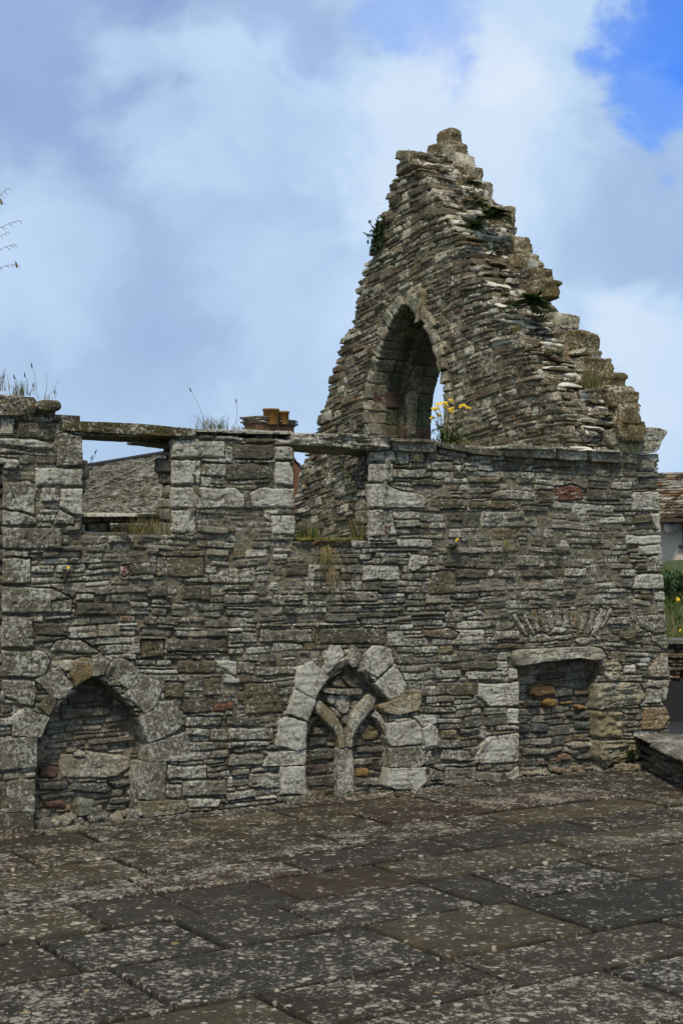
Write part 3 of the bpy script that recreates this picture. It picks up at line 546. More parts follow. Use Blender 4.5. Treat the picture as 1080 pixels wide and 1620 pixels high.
boxobj('window_jamb', stack(-2.316, .03, D1, .70, 2.13, +1, 7), M['stone'], wall, seed=7)
def flatcourse(x0, x1, y0, y1, z, th, seed, kind='wall', lx=(.15, .4)):
    r_ = np.random.RandomState(seed); B = []; x = x0
    while x < x1:
        l_ = min(r_.uniform(*lx), x1 - x + .02); y = y0
        while y < y1:
            d_ = r_.uniform(.18, .34); t = tone_pick(r_, kind)
            B.append((x + l_ / 2, y + d_ / 2, z + r_.normal(0, .006) - th / 2, l_ / 2 - .003, d_ / 2 - .002, th / 2, r_.normal(0, .03), r_.normal(0, .02), *t)); y += d_
        x += l_
    return B
boxobj('window_sill', flatcourse(xo1 - .02, xo1b + .03, .0, D1, zs1 + .012, .05, 8), M['stone'], wall, seed=8, div=(12, 8, 4))
boxobj('window_sill', flatcourse(xo2 - .02, xo2b + .02, .0, D1, zs2 + .008, .05, 9), M['stone'], wall, seed=9, div=(12, 8, 4))
# wall head between windows and over the right part
B = flatcourse(xo1b + .02, xo2 - .01, .06, D1, TOPZ + .015, .06, 10) + flatcourse(xo2b + .02, X1 - .1, .10, D1, TOPZ + .02, .06, 12) + flatcourse(X0, -2.02, .05, D1, 2.48, .05, 13)
boxobj('wall_head', B, M['stone'], wall, seed=10)
# big slabs on the left wall head
for px, yf, dp in (([(-330, 612), (60, 628), (62, 652), (40, 658), (-330, 650)], -.03, .6), ([(-10, 622), (55, 628), (66, 640), (60, 650), (-10, 646)], .1, .5), ([(55, 640), (70, 631), (97, 633), (102, 642), (95, 650), (60, 652)], -.06, .45), ([(-340, 652), (82, 655), (84, 664), (-340, 662)], 0, .5), ([(84, 656), (100, 657), (100, 666), (86, 666)], -.02, .3), ([(90, 667), (101, 668), (101, 683), (90, 682)], -.01, .3)):
    stone('coping_stone', px, yf, dp, (.11, .095, .055, .35), wall, disp=.014, bev=.02)
for px in ([(275, 677), (352, 680), (352, 684), (276, 682)], [(352, 679), (385, 681), (385, 686), (352, 685)], [(386, 679), (436, 682), (436, 687), (386, 686)], [(437, 681), (466, 682), (466, 687), (437, 687)]):
    stone('coping_stone', px, -.015, .4, (.17, .15, .10, .8), wall, bev=.008)
# lintels
stone('lintel', [(101, 665), (215, 669), (310, 678), (313, 691), (250, 690), (132, 683), (101, 681)], -.03, .55, (.10, .085, .035, .30), wall, bev=.02, disp=.010, label='long mossy stone lintel over the left window')
stone('lintel', [(464, 684), (560, 686), (618, 690), (620, 709), (600, 713), (560, 711), (500, 705), (464, 704)], -.05, .5, (.16, .145, .105, .5), wall, bev=.02, disp=.022, lamz=2.2, label='layered grey stone lintel over the right window')
# string course + corner kneeler
for px, yf, tn in (([(622, 694), (655, 694), (690, 697), (691, 716), (623, 713)], -.05, ASHD), ([(692, 699), (740, 706), (741, 716), (694, 708)], -.045, DK), ([(694, 710), (741, 718), (740, 724), (694, 718)], -.01, ASHD), ([(742, 707), (798, 714), (798, 722), (742, 718)], -.05, DK), ([(742, 720), (800, 722), (800, 728), (742, 726)], -.01, ASHD),
                   ([(799, 706), (815, 702), (880, 708), (881, 726), (800, 722)], -.055, ASHD), ([(884, 708), (931, 711), (931, 729), (884, 727)], -.05, ASH), ([(934, 711), (985, 714), (985, 733), (934, 730)], -.05, ASHD), ([(986, 716), (1012, 717), (1010, 736), (986, 733)], -.03, ASHD)):
    stone('string_course_stone', px, yf, .5, tn, wall, bev=.014, disp=.006)
    if yf < -.04 and px[0][0] > 780 or px[0][0] == 622: stone('string_course_stone', [(a, b - 1.5) if i in (1, 2) else (a, b - 1.5) for i, (a, b) in enumerate([px[0], px[1], (px[2][0], px[1][1] + 3.5), (px[-2][0] if len(px) > 4 else px[-1][0], px[0][1] + 4)])] if len(px) == 4 else [(px[0][0], px[0][1] - 1), (px[2][0], px[2][1] - 2), (px[2][0], px[2][1] + 3), (px[0][0], px[0][1] + 4)], yf - .03, .45, tn, wall, bev=.01, disp=.004)
stone('kneeler_stone', [(960, 680), (985, 676), (1040, 676), (1057, 681), (1055, 688), (1046, 702), (1043, 714), (1012, 720), (975, 716), (962, 700)], -.04, .5, (.24, .22, .16, .5), wall, bev=.015, disp=.014, label='hollow moulded kneeler stone on the wall corner')
stone('kneeler_stone', [(985, 722), (1042, 717), (1044, 724), (1035, 733), (1038, 742), (990, 741)], -.01, .4, (.20, .185, .145, .4), wall, bev=.014, disp=.01)
# ---- recess 1: tomb recess with a pointed arch
def strip(P, y0, y1, parent, tone, seed, name='reveal', nb=7):
    """inner face of an opening, following the outline P from the wall face back into the wall"""
    out_ = []
    for a, b in zip(P[:-1], P[1:]):
        n = max(1, int(np.hypot(*(b - a)) / .012))
        for k in range(n): out_.append(a + (b - a) * k / n)
    O = np.array(out_ + [P[-1]]); n = len(O); ctr = O.mean(0); d_ = (O - ctr) / np.hypot(*(O - ctr).T)[:, None]; s_ = np.arange(n) * .012
    V_ = []; T = []; r_ = np.random.RandomState(seed)
    jl = np.cumsum(r_.uniform(.12, .24, 60)); cid = np.searchsorted(jl, s_); dj = np.min(np.abs(s_[:, None] - jl[None]), 1)
    tones = np.array([np.array(tone) * np.array([k_, k_, k_, 1]) for k_ in r_.uniform(.75, 1.2, 61)])
    for j in range(nb + 1):
        y = y0 + (y1 - y0) * j / nb
        k = .006 * fbm(O[:, 0] * 14, O[:, 1] * 14, np.full(n, y * 14.), s=seed, o=3) + .012 * (dj < .008)
        X = O + d_ * k[:, None]; V_.append(np.stack([X[:, 0], np.full(n, y), X[:, 1]], 1)); T.append(tones[cid])
    V_ = np.concatenate(V_); T = np.concatenate(T); i = np.arange(n - 1)
    Q = np.concatenate([np.stack([j * n + i, j * n + i + 1, (j + 1) * n + i + 1, (j + 1) * n + i], 1) for j in range(nb)])
    return mk(name, V_, Q, None, M['stone'], parent, T)
def infill(name, u0, u1, v0, v1, y, seed, polys, lab, **k):
    o = relief(name, u0, u1, v0, v1, .0045, rubble(u0, u1, v0, v1, seed, 'infill', **k), polys, fwall(y), M['stone'], wall, seed=seed, mort=-.03, mtone=(.20, .18, .14, -.3), flush=.7); o['label'] = lab; return o
def WPd(px, y): return WP(px, y)
y1 = .13
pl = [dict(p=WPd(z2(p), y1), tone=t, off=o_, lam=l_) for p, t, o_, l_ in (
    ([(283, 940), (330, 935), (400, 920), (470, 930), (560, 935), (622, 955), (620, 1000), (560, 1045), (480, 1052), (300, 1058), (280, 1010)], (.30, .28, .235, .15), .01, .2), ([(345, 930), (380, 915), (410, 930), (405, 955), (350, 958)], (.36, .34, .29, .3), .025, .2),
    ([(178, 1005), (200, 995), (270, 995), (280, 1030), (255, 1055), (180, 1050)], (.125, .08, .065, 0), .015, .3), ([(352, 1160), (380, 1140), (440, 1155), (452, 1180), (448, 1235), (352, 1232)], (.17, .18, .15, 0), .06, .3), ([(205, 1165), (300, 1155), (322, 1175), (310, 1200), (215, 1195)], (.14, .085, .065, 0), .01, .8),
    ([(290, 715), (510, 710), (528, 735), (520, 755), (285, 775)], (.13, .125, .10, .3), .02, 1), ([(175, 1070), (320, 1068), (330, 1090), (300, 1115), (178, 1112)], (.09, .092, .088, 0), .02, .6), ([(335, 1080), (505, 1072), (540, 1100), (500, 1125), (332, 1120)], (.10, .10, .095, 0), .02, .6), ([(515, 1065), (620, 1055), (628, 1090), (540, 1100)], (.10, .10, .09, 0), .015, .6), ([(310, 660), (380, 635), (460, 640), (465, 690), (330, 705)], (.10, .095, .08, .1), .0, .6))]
b1 = WPd([(20, 1340), (260, 1040)], y1)
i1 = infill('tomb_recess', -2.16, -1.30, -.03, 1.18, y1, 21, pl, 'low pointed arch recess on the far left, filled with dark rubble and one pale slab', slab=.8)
strip(rec1, .0, y1 + .01, i1, (.15, .14, .115, .2), 31)
for px, t in A1: stone('voussoir', px, -.012 + rng.uniform(-.006, .006), .25, t, i1, disp=.007, bev=.006, grow=.007, soft=0)
for px, g_ in B1: stone('chamfer_stone', px, .025, .2, ASHD, i1, g=g_, bev=.006, disp=.004)
boxobj('rubble_heap', [(-2.06 + .75 * rng.rand(), .02 + .2 * rng.rand(), .02 + .02 * rng.rand(), rng.uniform(.02, .06), rng.uniform(.02, .04), rng.uniform(.012, .03), rng.rand() * 3, rng.normal(0, .3), *tone_pick(rng, 'infill')) for k in range(45)], M['stone'], i1, seed=41, div=(5, 5, 3))
# ---- recess 2 with its two little lancets
y2 = .078; yt = .035
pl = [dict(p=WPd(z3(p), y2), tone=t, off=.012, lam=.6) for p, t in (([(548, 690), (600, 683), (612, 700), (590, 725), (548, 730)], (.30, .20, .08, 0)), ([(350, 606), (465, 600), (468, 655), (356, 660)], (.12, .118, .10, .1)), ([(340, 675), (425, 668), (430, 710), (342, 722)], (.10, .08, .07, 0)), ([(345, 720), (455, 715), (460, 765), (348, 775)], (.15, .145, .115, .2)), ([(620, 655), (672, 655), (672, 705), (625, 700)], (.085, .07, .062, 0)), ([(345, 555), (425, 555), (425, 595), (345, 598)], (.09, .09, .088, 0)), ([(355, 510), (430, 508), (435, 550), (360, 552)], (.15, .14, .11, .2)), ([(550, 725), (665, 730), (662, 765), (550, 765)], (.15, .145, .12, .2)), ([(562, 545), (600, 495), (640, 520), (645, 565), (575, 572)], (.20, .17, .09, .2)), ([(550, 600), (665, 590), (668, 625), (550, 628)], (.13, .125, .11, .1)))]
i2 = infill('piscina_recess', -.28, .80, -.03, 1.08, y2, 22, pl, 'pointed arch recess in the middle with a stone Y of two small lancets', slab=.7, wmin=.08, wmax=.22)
strip(rec2, .0, y2 + .01, i2, (.17, .155, .115, .25), 32)
for px, t in A2: stone('voussoir', px, -.016 + rng.uniform(-.008, .006), .22, t, i2, disp=.009, bev=.007, grow=.007, soft=0)
for px, g_ in B2: stone('chamfer_stone', px, .0, .2, (.24, .22, .18, .5), i2, g=g_, bev=.01, disp=.004)
stone('mullion', z3([(474, 604), (536, 602), (540, 700), (543, 815), (479, 822), (475, 700)]), yt - .02, .12, (.22, .21, .175, .6), i2, bev=.012, disp=.005)
def band(name, pts, wid, yf, depth, tone, parent, **k):           # curved bar of stone as short overlapping lengths in one mesh
    P = []; pts = [np.array(p, float) for p in pts]; Lf = []; Rt = []
    for i, p in enumerate(pts):
        a = pts[max(0, i - 1)]; b = pts[min(len(pts) - 1, i + 1)]; d_ = (b - a) / np.hypot(*(b - a)); n_ = np.array([-d_[1], d_[0]]) * wid[i] / 2
        Lf.append(p + n_); Rt.append(p - n_)
    O = []
    Lf = np.array(Lf); Rt = np.array(Rt); nseg = len(pts)
    # lofted cross-section: flat front, rounded arrises
    prof = [(-1, depth), (-1, .012), (-.93, .001), (-.5, -.002), (0, -.002), (.5, -.002), (.93, .001), (1, .012), (1, depth)]
    Lw = WP([tuple(p) for p in z3(Lf)], yf); Rw = WP([tuple(p) for p in z3(Rt)], yf)
    # refine along
    tt = np.linspace(0, nseg - 1, nseg * 8); Lw = np.stack([np.interp(tt, range(nseg), Lw[:, i]) for i in (0, 1)], 1); Rw = np.stack([np.interp(tt, range(nseg), Rw[:, i]) for i in (0, 1)], 1)
    V_ = []
    sd = rng.randint(1e5)
    for a, b in zip(Lw, Rw):
        for s_, y_ in prof:
            q = (a + b) / 2 + (b - a) / 2 * s_; dn = .005 * float(fbm(np.array([q[0] * 18]), np.array([q[1] * 18]), s=sd, o=3)[0]); V_.append((q[0] + dn, yf + y_ - dn * 1.5 * (y_ < .05), q[1] + dn))
    m_ = len(prof); Q = [];
    for i in range(len(Lw) - 1):
        for j in range(m_ - 1): Q.append((i * m_ + j, i * m_ + j + 1, (i + 1) * m_ + j + 1, (i + 1) * m_ + j))
    T_ = [(i * m_ + 0, i * m_ + j, i * m_ + j + 1) for i in (0, len(Lw) - 1) for j in range(1, m_ - 1)]
    return mk(name, V_, Q, T_, M['stone'], parent, tone)
band('tracery_branch', [(376, 405), (400, 440), (440, 475), (472, 520), (487, 560), (490, 604)], [40, 58, 52, 40, 28, 24], yt - .02, .12, (.24, .20, .125, .35), i2)
band('tracery_branch', [(622, 380), (596, 420), (565, 460), (540, 505), (526, 550), (522, 602)], [34, 58, 60, 42, 28, 22], yt - .025, .12, (.23, .21, .155, .5), i2)
band('tracery_branch', [(622, 452), (648, 475), (670, 515), (684, 560), (688, 606)], [30, 26, 20, 16, 12], yt - .01, .10, (.22, .20, .14, .5), i2)
band('tracery_branch', [(388, 470), (366, 480), (350, 500), (344, 530)], [16, 18, 16, 12], yt + .01, .10, (.20, .18, .12, .3), i2)
stone('shelf_slab', z3([(405, 347), (500, 352), (578, 350), (582, 374), (500, 376), (408, 368)]), yt - .02, .12, (.18, .165, .12, .3), i2, bev=.007, disp=.006)
for p in ([(425, 378), (460, 376), (462, 420), (430, 415)], [(466, 378), (524, 378), (526, 440), (500, 462), (470, 440)], [(440, 425), (465, 440), (490, 470), (478, 480), (448, 445)], [(530, 405), (560, 400), (548, 425), (532, 440)], [(496, 470), (520, 466), (510, 500), (498, 498)]):
    stone('spandrel_stone', z3(p), yt + .0, .1, (.20, .19, .16, .5), i2, bev=.006, disp=.005)
for p in ([(440, 335), (475, 290), (500, 300), (520, 345)], [(480, 300), (500, 285), (580, 345), (530, 345)]): stone('hood_slab', z3(p), y2 - .04, .06, (.17, .155, .12, .2), i2, bev=.006, disp=.006, g=(.3, .2))
# ---- recess 3: the blocked doorway
y3 = .09
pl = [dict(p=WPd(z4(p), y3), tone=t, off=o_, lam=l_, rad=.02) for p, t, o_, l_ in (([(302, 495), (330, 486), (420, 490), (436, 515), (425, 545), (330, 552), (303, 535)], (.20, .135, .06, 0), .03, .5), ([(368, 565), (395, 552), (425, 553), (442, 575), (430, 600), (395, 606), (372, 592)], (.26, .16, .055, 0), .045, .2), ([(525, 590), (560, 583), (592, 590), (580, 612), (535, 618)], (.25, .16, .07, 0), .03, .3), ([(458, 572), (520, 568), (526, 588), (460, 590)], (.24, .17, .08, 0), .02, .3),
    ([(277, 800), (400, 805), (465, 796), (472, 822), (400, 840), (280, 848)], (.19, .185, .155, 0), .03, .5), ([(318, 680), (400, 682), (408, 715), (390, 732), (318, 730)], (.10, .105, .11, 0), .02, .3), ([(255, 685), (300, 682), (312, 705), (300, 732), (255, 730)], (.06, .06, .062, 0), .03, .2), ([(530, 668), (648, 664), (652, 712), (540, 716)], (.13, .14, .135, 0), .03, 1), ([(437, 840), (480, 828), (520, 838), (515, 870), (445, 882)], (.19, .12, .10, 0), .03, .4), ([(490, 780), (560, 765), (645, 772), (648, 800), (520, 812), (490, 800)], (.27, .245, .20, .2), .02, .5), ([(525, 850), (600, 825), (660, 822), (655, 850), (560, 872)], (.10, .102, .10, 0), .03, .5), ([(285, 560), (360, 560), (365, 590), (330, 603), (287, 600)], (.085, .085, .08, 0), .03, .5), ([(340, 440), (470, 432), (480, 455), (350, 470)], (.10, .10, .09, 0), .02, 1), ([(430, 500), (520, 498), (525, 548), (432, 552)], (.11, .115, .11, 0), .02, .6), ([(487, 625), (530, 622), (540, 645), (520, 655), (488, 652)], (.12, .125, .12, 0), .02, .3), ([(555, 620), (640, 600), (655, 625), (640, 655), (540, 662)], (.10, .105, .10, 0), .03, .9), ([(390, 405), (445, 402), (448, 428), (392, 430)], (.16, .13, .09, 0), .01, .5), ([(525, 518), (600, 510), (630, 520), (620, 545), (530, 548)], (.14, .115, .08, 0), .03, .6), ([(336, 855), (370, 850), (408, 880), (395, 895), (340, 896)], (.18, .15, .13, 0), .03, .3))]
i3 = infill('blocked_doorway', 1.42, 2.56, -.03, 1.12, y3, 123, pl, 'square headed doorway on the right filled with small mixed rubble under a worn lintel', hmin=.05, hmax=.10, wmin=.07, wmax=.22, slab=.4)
strip(rec3, .0, y3 + .01, i3, (.17, .15, .11, .15), 33)
stone('door_lintel', A3[0][0], -.05, .26, A3[0][1], i3, bev=.028, disp=.012, lamz=1.2)
for px, t in A3[1:]: stone('jamb_stone', px, -.03 + rng.uniform(-.01, .01), .22, t, i3, bev=.018, disp=.022, lamz=1.8, g=(.06, 0), grow=.005)
boxobj('rubble_heap', [(1.55 + 1.0 * rng.rand(), .0 + .2 * rng.rand(), .015 + .02 * rng.rand(), rng.uniform(.015, .06), rng.uniform(.015, .04), rng.uniform(.01, .022), rng.rand() * 3, rng.normal(0, .2), .22 * rng.uniform(.7, 1.3), .19, .14, .2) for k in range(60)] + [(2.42 + .4 * rng.rand(), -.16 + .16 * rng.rand(), .02 + .02 * rng.rand(), rng.uniform(.015, .045), rng.uniform(.015, .04), rng.uniform(.01, .022), rng.rand() * 3, rng.normal(0, .2), .24, .21, .155, .2) for k in range(45)], M['stone'], i3, seed=43, div=(5, 5, 3))
relief('blocked_window', -3.2, -2.25, .66, 2.2, .012, rubble(-3.2, -2.25, .66, 2.2, 24, 'infill'), [], fwall(.42), M['stone'], wall, seed=9)

# ================================================================ GABLE
XG = 2.0; TG = .62
gable = thing('ruined_gable', 'tall triangular ruined gable wall with a pointed arch opening and stepped broken edge', 'gable wall', (XG + TG / 2, 1.9, 0))
GL = np.array([hit(*p, 0, XG)[[1, 2]] for p in [(640, 236), (632, 262), (618, 290), (609, 322), (606, 335), (591, 363), (584, 409), (572, 435), (561, 468), (558, 512), (543, 525), (534, 559), (513, 624), (499, 680), (487, 709), (479, 731), (469, 773)]] + [(4.15, 1.6), (4.3, 1.0), (4.4, -.1)])
GR = np.array([hit(*p, 0, XG)[[1, 2]] for p in [(640, 236), (660, 262), (700, 330), (740, 400), (775, 460), (800, 510), (827, 545), (845, 580), (877, 620), (893, 650)]] + [(.0, 2.40), (.0, -.1)])
yl = lambda z: np.interp(z, GL[::-1, 1], GL[::-1, 0]); yr = lambda z: np.interp(z, GR[::-1, 1], GR[::-1, 0])
YC, HW, ZS, ZB = 2.045, .56, 2.75, 1.3; RA = (1.03 ** 2 + HW ** 2) / (2 * HW)
def ahw(z, e=0.0):
    t = z - ZS; R_ = RA + e
    if t < 0: return HW + e
    return math.sqrt(max(R_ * R_ - t * t, 0)) - (RA - HW) if t < R_ else -9
def tiltf(y, z):
    d_ = y - yr(np.minimum(z, 5.0)) - .22
    return .155 * np.where(d_ > 0, d_ * d_ / (np.abs(d_) + .35), 0) * np.clip((5.2 - z) / .6, .3, 1)
r_ = np.random.RandomState(77); B = []; z = 0.6; zt0 = GL[0, 1]
while z < 5.62:
    hc = r_.uniform(.026, .062) if r_.rand() < .78 else r_.uniform(.06, .10)
    zc = z + hc / 2; y = yr(min(zc, zt0)) - .01 + r_.uniform(-.02, .02)
    while y < 4.4:
        ln = r_.uniform(.10, .36) if hc < .06 else r_.uniform(.12, .28)
        yc = y + ln / 2; zz = zc - float(tiltf(yc, zc))
        if zz > zt0 or yc > yl(zz) + .02: break
        ln = min(ln, max(.06, yl(zz) - y + r_.uniform(-.012, .012)))
        yc = y + ln / 2
        e = ahw(zz, .09)
        ok = not (e > 0 and zz > ZB and abs(yc - YC) < e + ln / 2 - .03)
        if not ok and e > 0 and abs(y - YC) > e and y < YC:      # shorten against the arch ring
            ln = YC - e - y; ok = ln > .04; yc = y + ln / 2
        if ok:
            t = tone_pick(r_, 'gable'); prot = r_.normal(0, .005)
            B.append((XG + .105 + prot, yc, zc, .11, ln / 2 - .002, hc / 2 - .001, r_.normal(0, .012), r_.normal(0, .02), *t))
        y += ln + .003
        if not ok: y = max(y, YC + max(e, 0) - .02) if y > YC - .3 and y < YC + e else y
    z += hc + .001
post = lambda V_: np.stack([V_[:, 0], V_[:, 1], V_[:, 2] - tiltf(V_[:, 1], V_[:, 2])], 1)
def inv_tilt(P):
    P = np.array(P, float); w_ = P[:, 1].copy()
    for _ in range(12): w_ = P[:, 1] + tiltf(P[:, 0], w_)
    return np.stack([P[:, 0], w_], 1)
def dens(P, st=.04):
    o = []
    for a, b in zip(P[:-1], P[1:]):
        n = max(1, int(np.hypot(*(b - a)) / st)); o += [a + (b - a) * k / n for k in range(n)]
    return np.array(o + [P[-1]])
B = [b for b in B if b[2] > 2.34 or b[1] - b[4] > .72]
B = [b for b in B if b[1] + b[4] > yl(b[2] - float(tiltf(b[1], b[2]))) - .10 or b[1] - b[4] < yr(min(b[2], zt0)) + .05]
boxobj('edge_stones', B, M['gable'], gable, seed=50, div=(5, 12, 5), post=post, rnd=.012, amp=.009, skew=.05)
kg = inv_tilt(np.concatenate([dens(GL)[::-1] - [.05, 0], dens(GR)[:-1] + [.03, -.02], [(.03, .6), (4.0, .6)]]) * [1, 1])
kg = kg[kg[:, 1] > .55]
ap_ = [(YC - HW, ZB)] + [(YC - ahw(z), z) for z in np.arange(ZB, ZS + 1.03, .04)] + [(YC, ZS + 1.03)] + [(YC + ahw(z), z) for z in np.arange(ZB, ZS + 1.03, .04)[::-1]]
ap_ = inv_tilt(np.array(ap_))
def fgable(u, v, h): return np.stack([XG - h, u, v - tiltf(u, v)], 1)
relief('masonry', -.05, 4.4, 1.3, 5.3, .0065, rubble(-.1, 4.5, 1.25, 5.35, 91, 'gable', hmin=.045, hmax=.10, wmin=.06, wmax=.19, slab=.6), [], fgable, M['gable'], gable, clips=[ap_], keep=kg, seed=17, mort=-.022, mtone=(.15, .135, .10, .1), flush=.85, warp=.85, rough=.85)
# raked top: broken rubble core with mortar, then lichened slab ends lying in it
def frake(u, v, h):
    y = yr(v) - .03 * u / TG + .03 * fbm(u * 5, v * 6, s=5, o=3) + .012 * fbm(u * 14, v * 26, s=6, o=2); return np.stack([XG + u, y - h * .95, v + h * .3], 1)
relief('raked_rubble', .0, TG - .02, 2.36, zt0, .0065, rubble(-.05, TG, 2.3, 5.2, 92, 'gable', hmin=.04, hmax=.09, wmin=.07, wmax=.22, slab=.6), [], frake, M['rake'], gable, seed=18, mort=-.05, mtone=(.12, .098, .06, .1), flush=.6, warp=1.3, rough=1.5)
B = []; z = 2.40
while z < zt0 - .02:
    n_ = r_.randint(1, 4)
    for _ in range(n_):
        lx = r_.uniform(.05, .20); x = XG + r_.uniform(.06, TG - .16); white = r_.rand() < .35; hc = r_.uniform(.018, .038)
        t = (.80, .77, .70, .8) if white else tone_pick(r_, 'gable')
        B.append((x, yr(z) + .025 + r_.normal(0, .014), z, lx / 2, .085, hc / 2, r_.normal(0, .12), r_.normal(.15, .10), *t))
    z += r_.uniform(.035, .06)
boxobj('slab_ends', B, M['rake'], gable, seed=51, div=(9, 8, 4), rnd=.016, amp=.014)
# stepped skew stones on the far edge of the rake
SK = [(741, 226, 246, 0), (753, 244, 268, 0), (769, 267, 291, 0), (782, 288, 322, 0), (794, 322, 346, 0), (813, 330, 359, 0), (812, 359, 380, 0), (844, 377, 404, 0), (852, 403, 424, 0), (878, 427, 450, 0), (893, 447, 474, 0), (884, 487, 505, 0), (915, 502, 530, 0), (951, 526, 556, 0), (957, 556, 562, 0), (971, 566, 592, 0), (993, 590, 614, 0), (1000, 612, 622, 0), (1009, 619, 645, 0), (1018, 640, 672, 0), (1018, 668, 700, 0)]
B = []
for (x, ya, yb, xl) in SK:
    pa = hit(x, ya, 0, XG + TG + .04); pb = hit(x, yb, 0, XG + TG + .04); zt_, zb_ = pa[2], pb[2]
    ln = .34 if not xl else hit(xl, ya, 0, XG + TG)[1] - pa[1]
    B.append((XG + TG - .08, pa[1] + ln / 2, (zt_ + zb_) / 2, .115 * r_.uniform(.9, 1.15) if not xl else .09, ln / 2, (zt_ - zb_) / 2 + .004, r_.normal(0, .05), r_.normal(0, .04), *( (.16, .13, .07, .35) if r_.rand() < .7 else (.20, .18, .13, .7))))
boxobj('skew_stones', B, M['gable'], gable, seed=52, div=(10, 14, 9), rnd=.014, amp=.014, skew=.06)
B2_ = [(XG + TG - .1 + r_.normal(0, .03), yr(z_) - .01 + r_.uniform(-.03, .12), z_, r_.uniform(.05, .10), r_.uniform(.05, .12), r_.uniform(.018, .05), r_.normal(0, .3), r_.normal(0, .15), *tone_pick(r_, 'gable')) for z_ in r_.uniform(2.5, 4.9, 60)]
boxobj('loose_rubble', B2_, M['rake'], gable, seed=53, div=(7, 7, 4), rnd=.02, amp=.012)
pa = hit(714, 206, 0, XG + TG - .05); pb = hit(714, 244, 0, XG + TG - .05); boxobj('pinnacle_stone', [(XG + TG - .07, pa[1], (pa[2] + pb[2]) / 2, .085, .11, (pa[2] - pb[2]) / 2, .1, .05, .16, .135, .08, .35)], M['gable'], gable, seed=58, div=(12, 14, 14), rnd=.06, amp=.014, skew=.03)
# apex slabs
a0 = hit(640, 236, 0, XG); B = [(XG + .06, a0[1] + .02, a0[2] - .05, .09, .08, .045, .0, .25, .19, .165, .10, .3), (XG + .24, a0[1] + .08, a0[2] - .06, .15, .12, .04, .1, .1, .14, .125, .08, .3), (XG + .40, a0[1] + .12, a0[2] - .03, .14, .14, .04, 0, .1, .15, .13, .085, .3), (XG + .3, a0[1] + .05, a0[2] - .14, .26, .16, .05, 0, .0, .15, .13, .09, .4)]
boxobj('apex_stones', B, M['gable'], gable, seed=54, div=(9, 9, 5), rnd=.02, amp=.012)
# core
cz = []
for z in np.arange(0, zt0 - .05, .05):
    a, b = (max(yr(z + .05), .0) + .10 if z > 2.3 else .72), yl(z) - .12 - float(tiltf(yl(z), z)) * .3
    if b - a < .05: continue
    e = ahw(z + .025, .05) if z > ZB else -1
    if e > 0: 
        if YC - e > a: cz.append((XG + .10, XG + TG - .02, a, YC - e, z, z + .05))
        if b > YC + e: cz.append((XG + .10, XG + TG - .02, YC + e, b, z, z + .05))
    else: cz.append((XG + .10, XG + TG - .02, a, b, z, z + .05))
V_, Q, T = cuboids(cz, (.11, .10, .075, .1)); mk('wall_core', V_, Q, None, M['gable'], gable, T, smooth=False)
# arch soffit and jambs: dressed blocks, with a rebate half way through
pts = [(YC - HW, ZB)] + [(YC - HW, z) for z in np.arange(ZB + .02, ZS, .02)]
for t in np.linspace(0, 1.03, 60): pts.append((YC - (math.sqrt(RA * RA - t * t) - (RA - HW)), ZS + t))
left = np.array(pts); right = left[::-1].copy(); right[:, 0] = 2 * YC - right[:, 0]; AP = np.concatenate([left, right[1:]]); sl_ = np.concatenate([[0], np.cumsum(np.hypot(*np.diff(AP, axis=0).T))]); LT = sl_[-1]
def farch(u, v, h):
    y = np.interp(u, sl_, AP[:, 0]); z = np.interp(u, sl_, AP[:, 1])
    y2_ = np.interp(u + .01, sl_, AP[:, 0]); z2_ = np.interp(u + .01, sl_, AP[:, 1]); y1_ = np.interp(u - .01, sl_, AP[:, 0]); z1_ = np.interp(u - .01, sl_, AP[:, 1])
    ty, tz = y2_ - y1_, z2_ - z1_; q = np.hypot(ty, tz) + 1e-9; ny, nz = tz / q, -ty / q
    ins = h + .065 * (1 / (1 + np.exp(-(v - .30) / .004))) - .06 * (1 / (1 + np.exp(-(v - .36) / .02)))*.0
    return np.stack([XG + v, y + ny * ins, z + nz * ins], 1)
SB = []; r2 = np.random.RandomState(9); u = 0
while u < LT:
    hb = r2.uniform(.10, .22)
    for a, b in ((.0, .295), (.305, TG)):
        c = a + (b - a) * (r2.uniform(.4, .6)); cells = [(a, b)] if r2.rand() < .6 else [(a, c), (c, b)]
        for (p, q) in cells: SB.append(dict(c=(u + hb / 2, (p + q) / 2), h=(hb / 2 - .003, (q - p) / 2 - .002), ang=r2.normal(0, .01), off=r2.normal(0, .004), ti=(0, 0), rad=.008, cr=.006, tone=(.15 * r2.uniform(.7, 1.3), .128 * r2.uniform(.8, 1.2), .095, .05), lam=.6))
    u += hb
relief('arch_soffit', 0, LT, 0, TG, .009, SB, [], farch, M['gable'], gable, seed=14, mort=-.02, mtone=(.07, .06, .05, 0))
B = []; u = 0
vis = []
while u < LT:
    h_ = r2.uniform(.07, .15); uu = u + h_ / 2; y = np.interp(uu, sl_, AP[:, 0]); z = np.interp(uu, sl_, AP[:, 1]); y2_ = np.interp(uu + .02, sl_, AP[:, 0]) - np.interp(uu - .02, sl_, AP[:, 0]); z2_ = np.interp(uu + .02, sl_, AP[:, 1]) - np.interp(uu - .02, sl_, AP[:, 1])
    ang = math.atan2(z2_, y2_); ex = r2.uniform(.075, .095) * (1.5 if z > 3.5 else 1); ny, nz = -math.sin(ang), math.cos(ang)
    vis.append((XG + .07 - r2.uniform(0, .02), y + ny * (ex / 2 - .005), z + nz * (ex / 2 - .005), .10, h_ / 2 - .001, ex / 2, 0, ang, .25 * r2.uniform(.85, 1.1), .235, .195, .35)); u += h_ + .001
boxobj('arch_ring', vis, M['gable'], gable, seed=55, div=(7, 12, 9), rnd=.010, amp=.010, skew=.04)
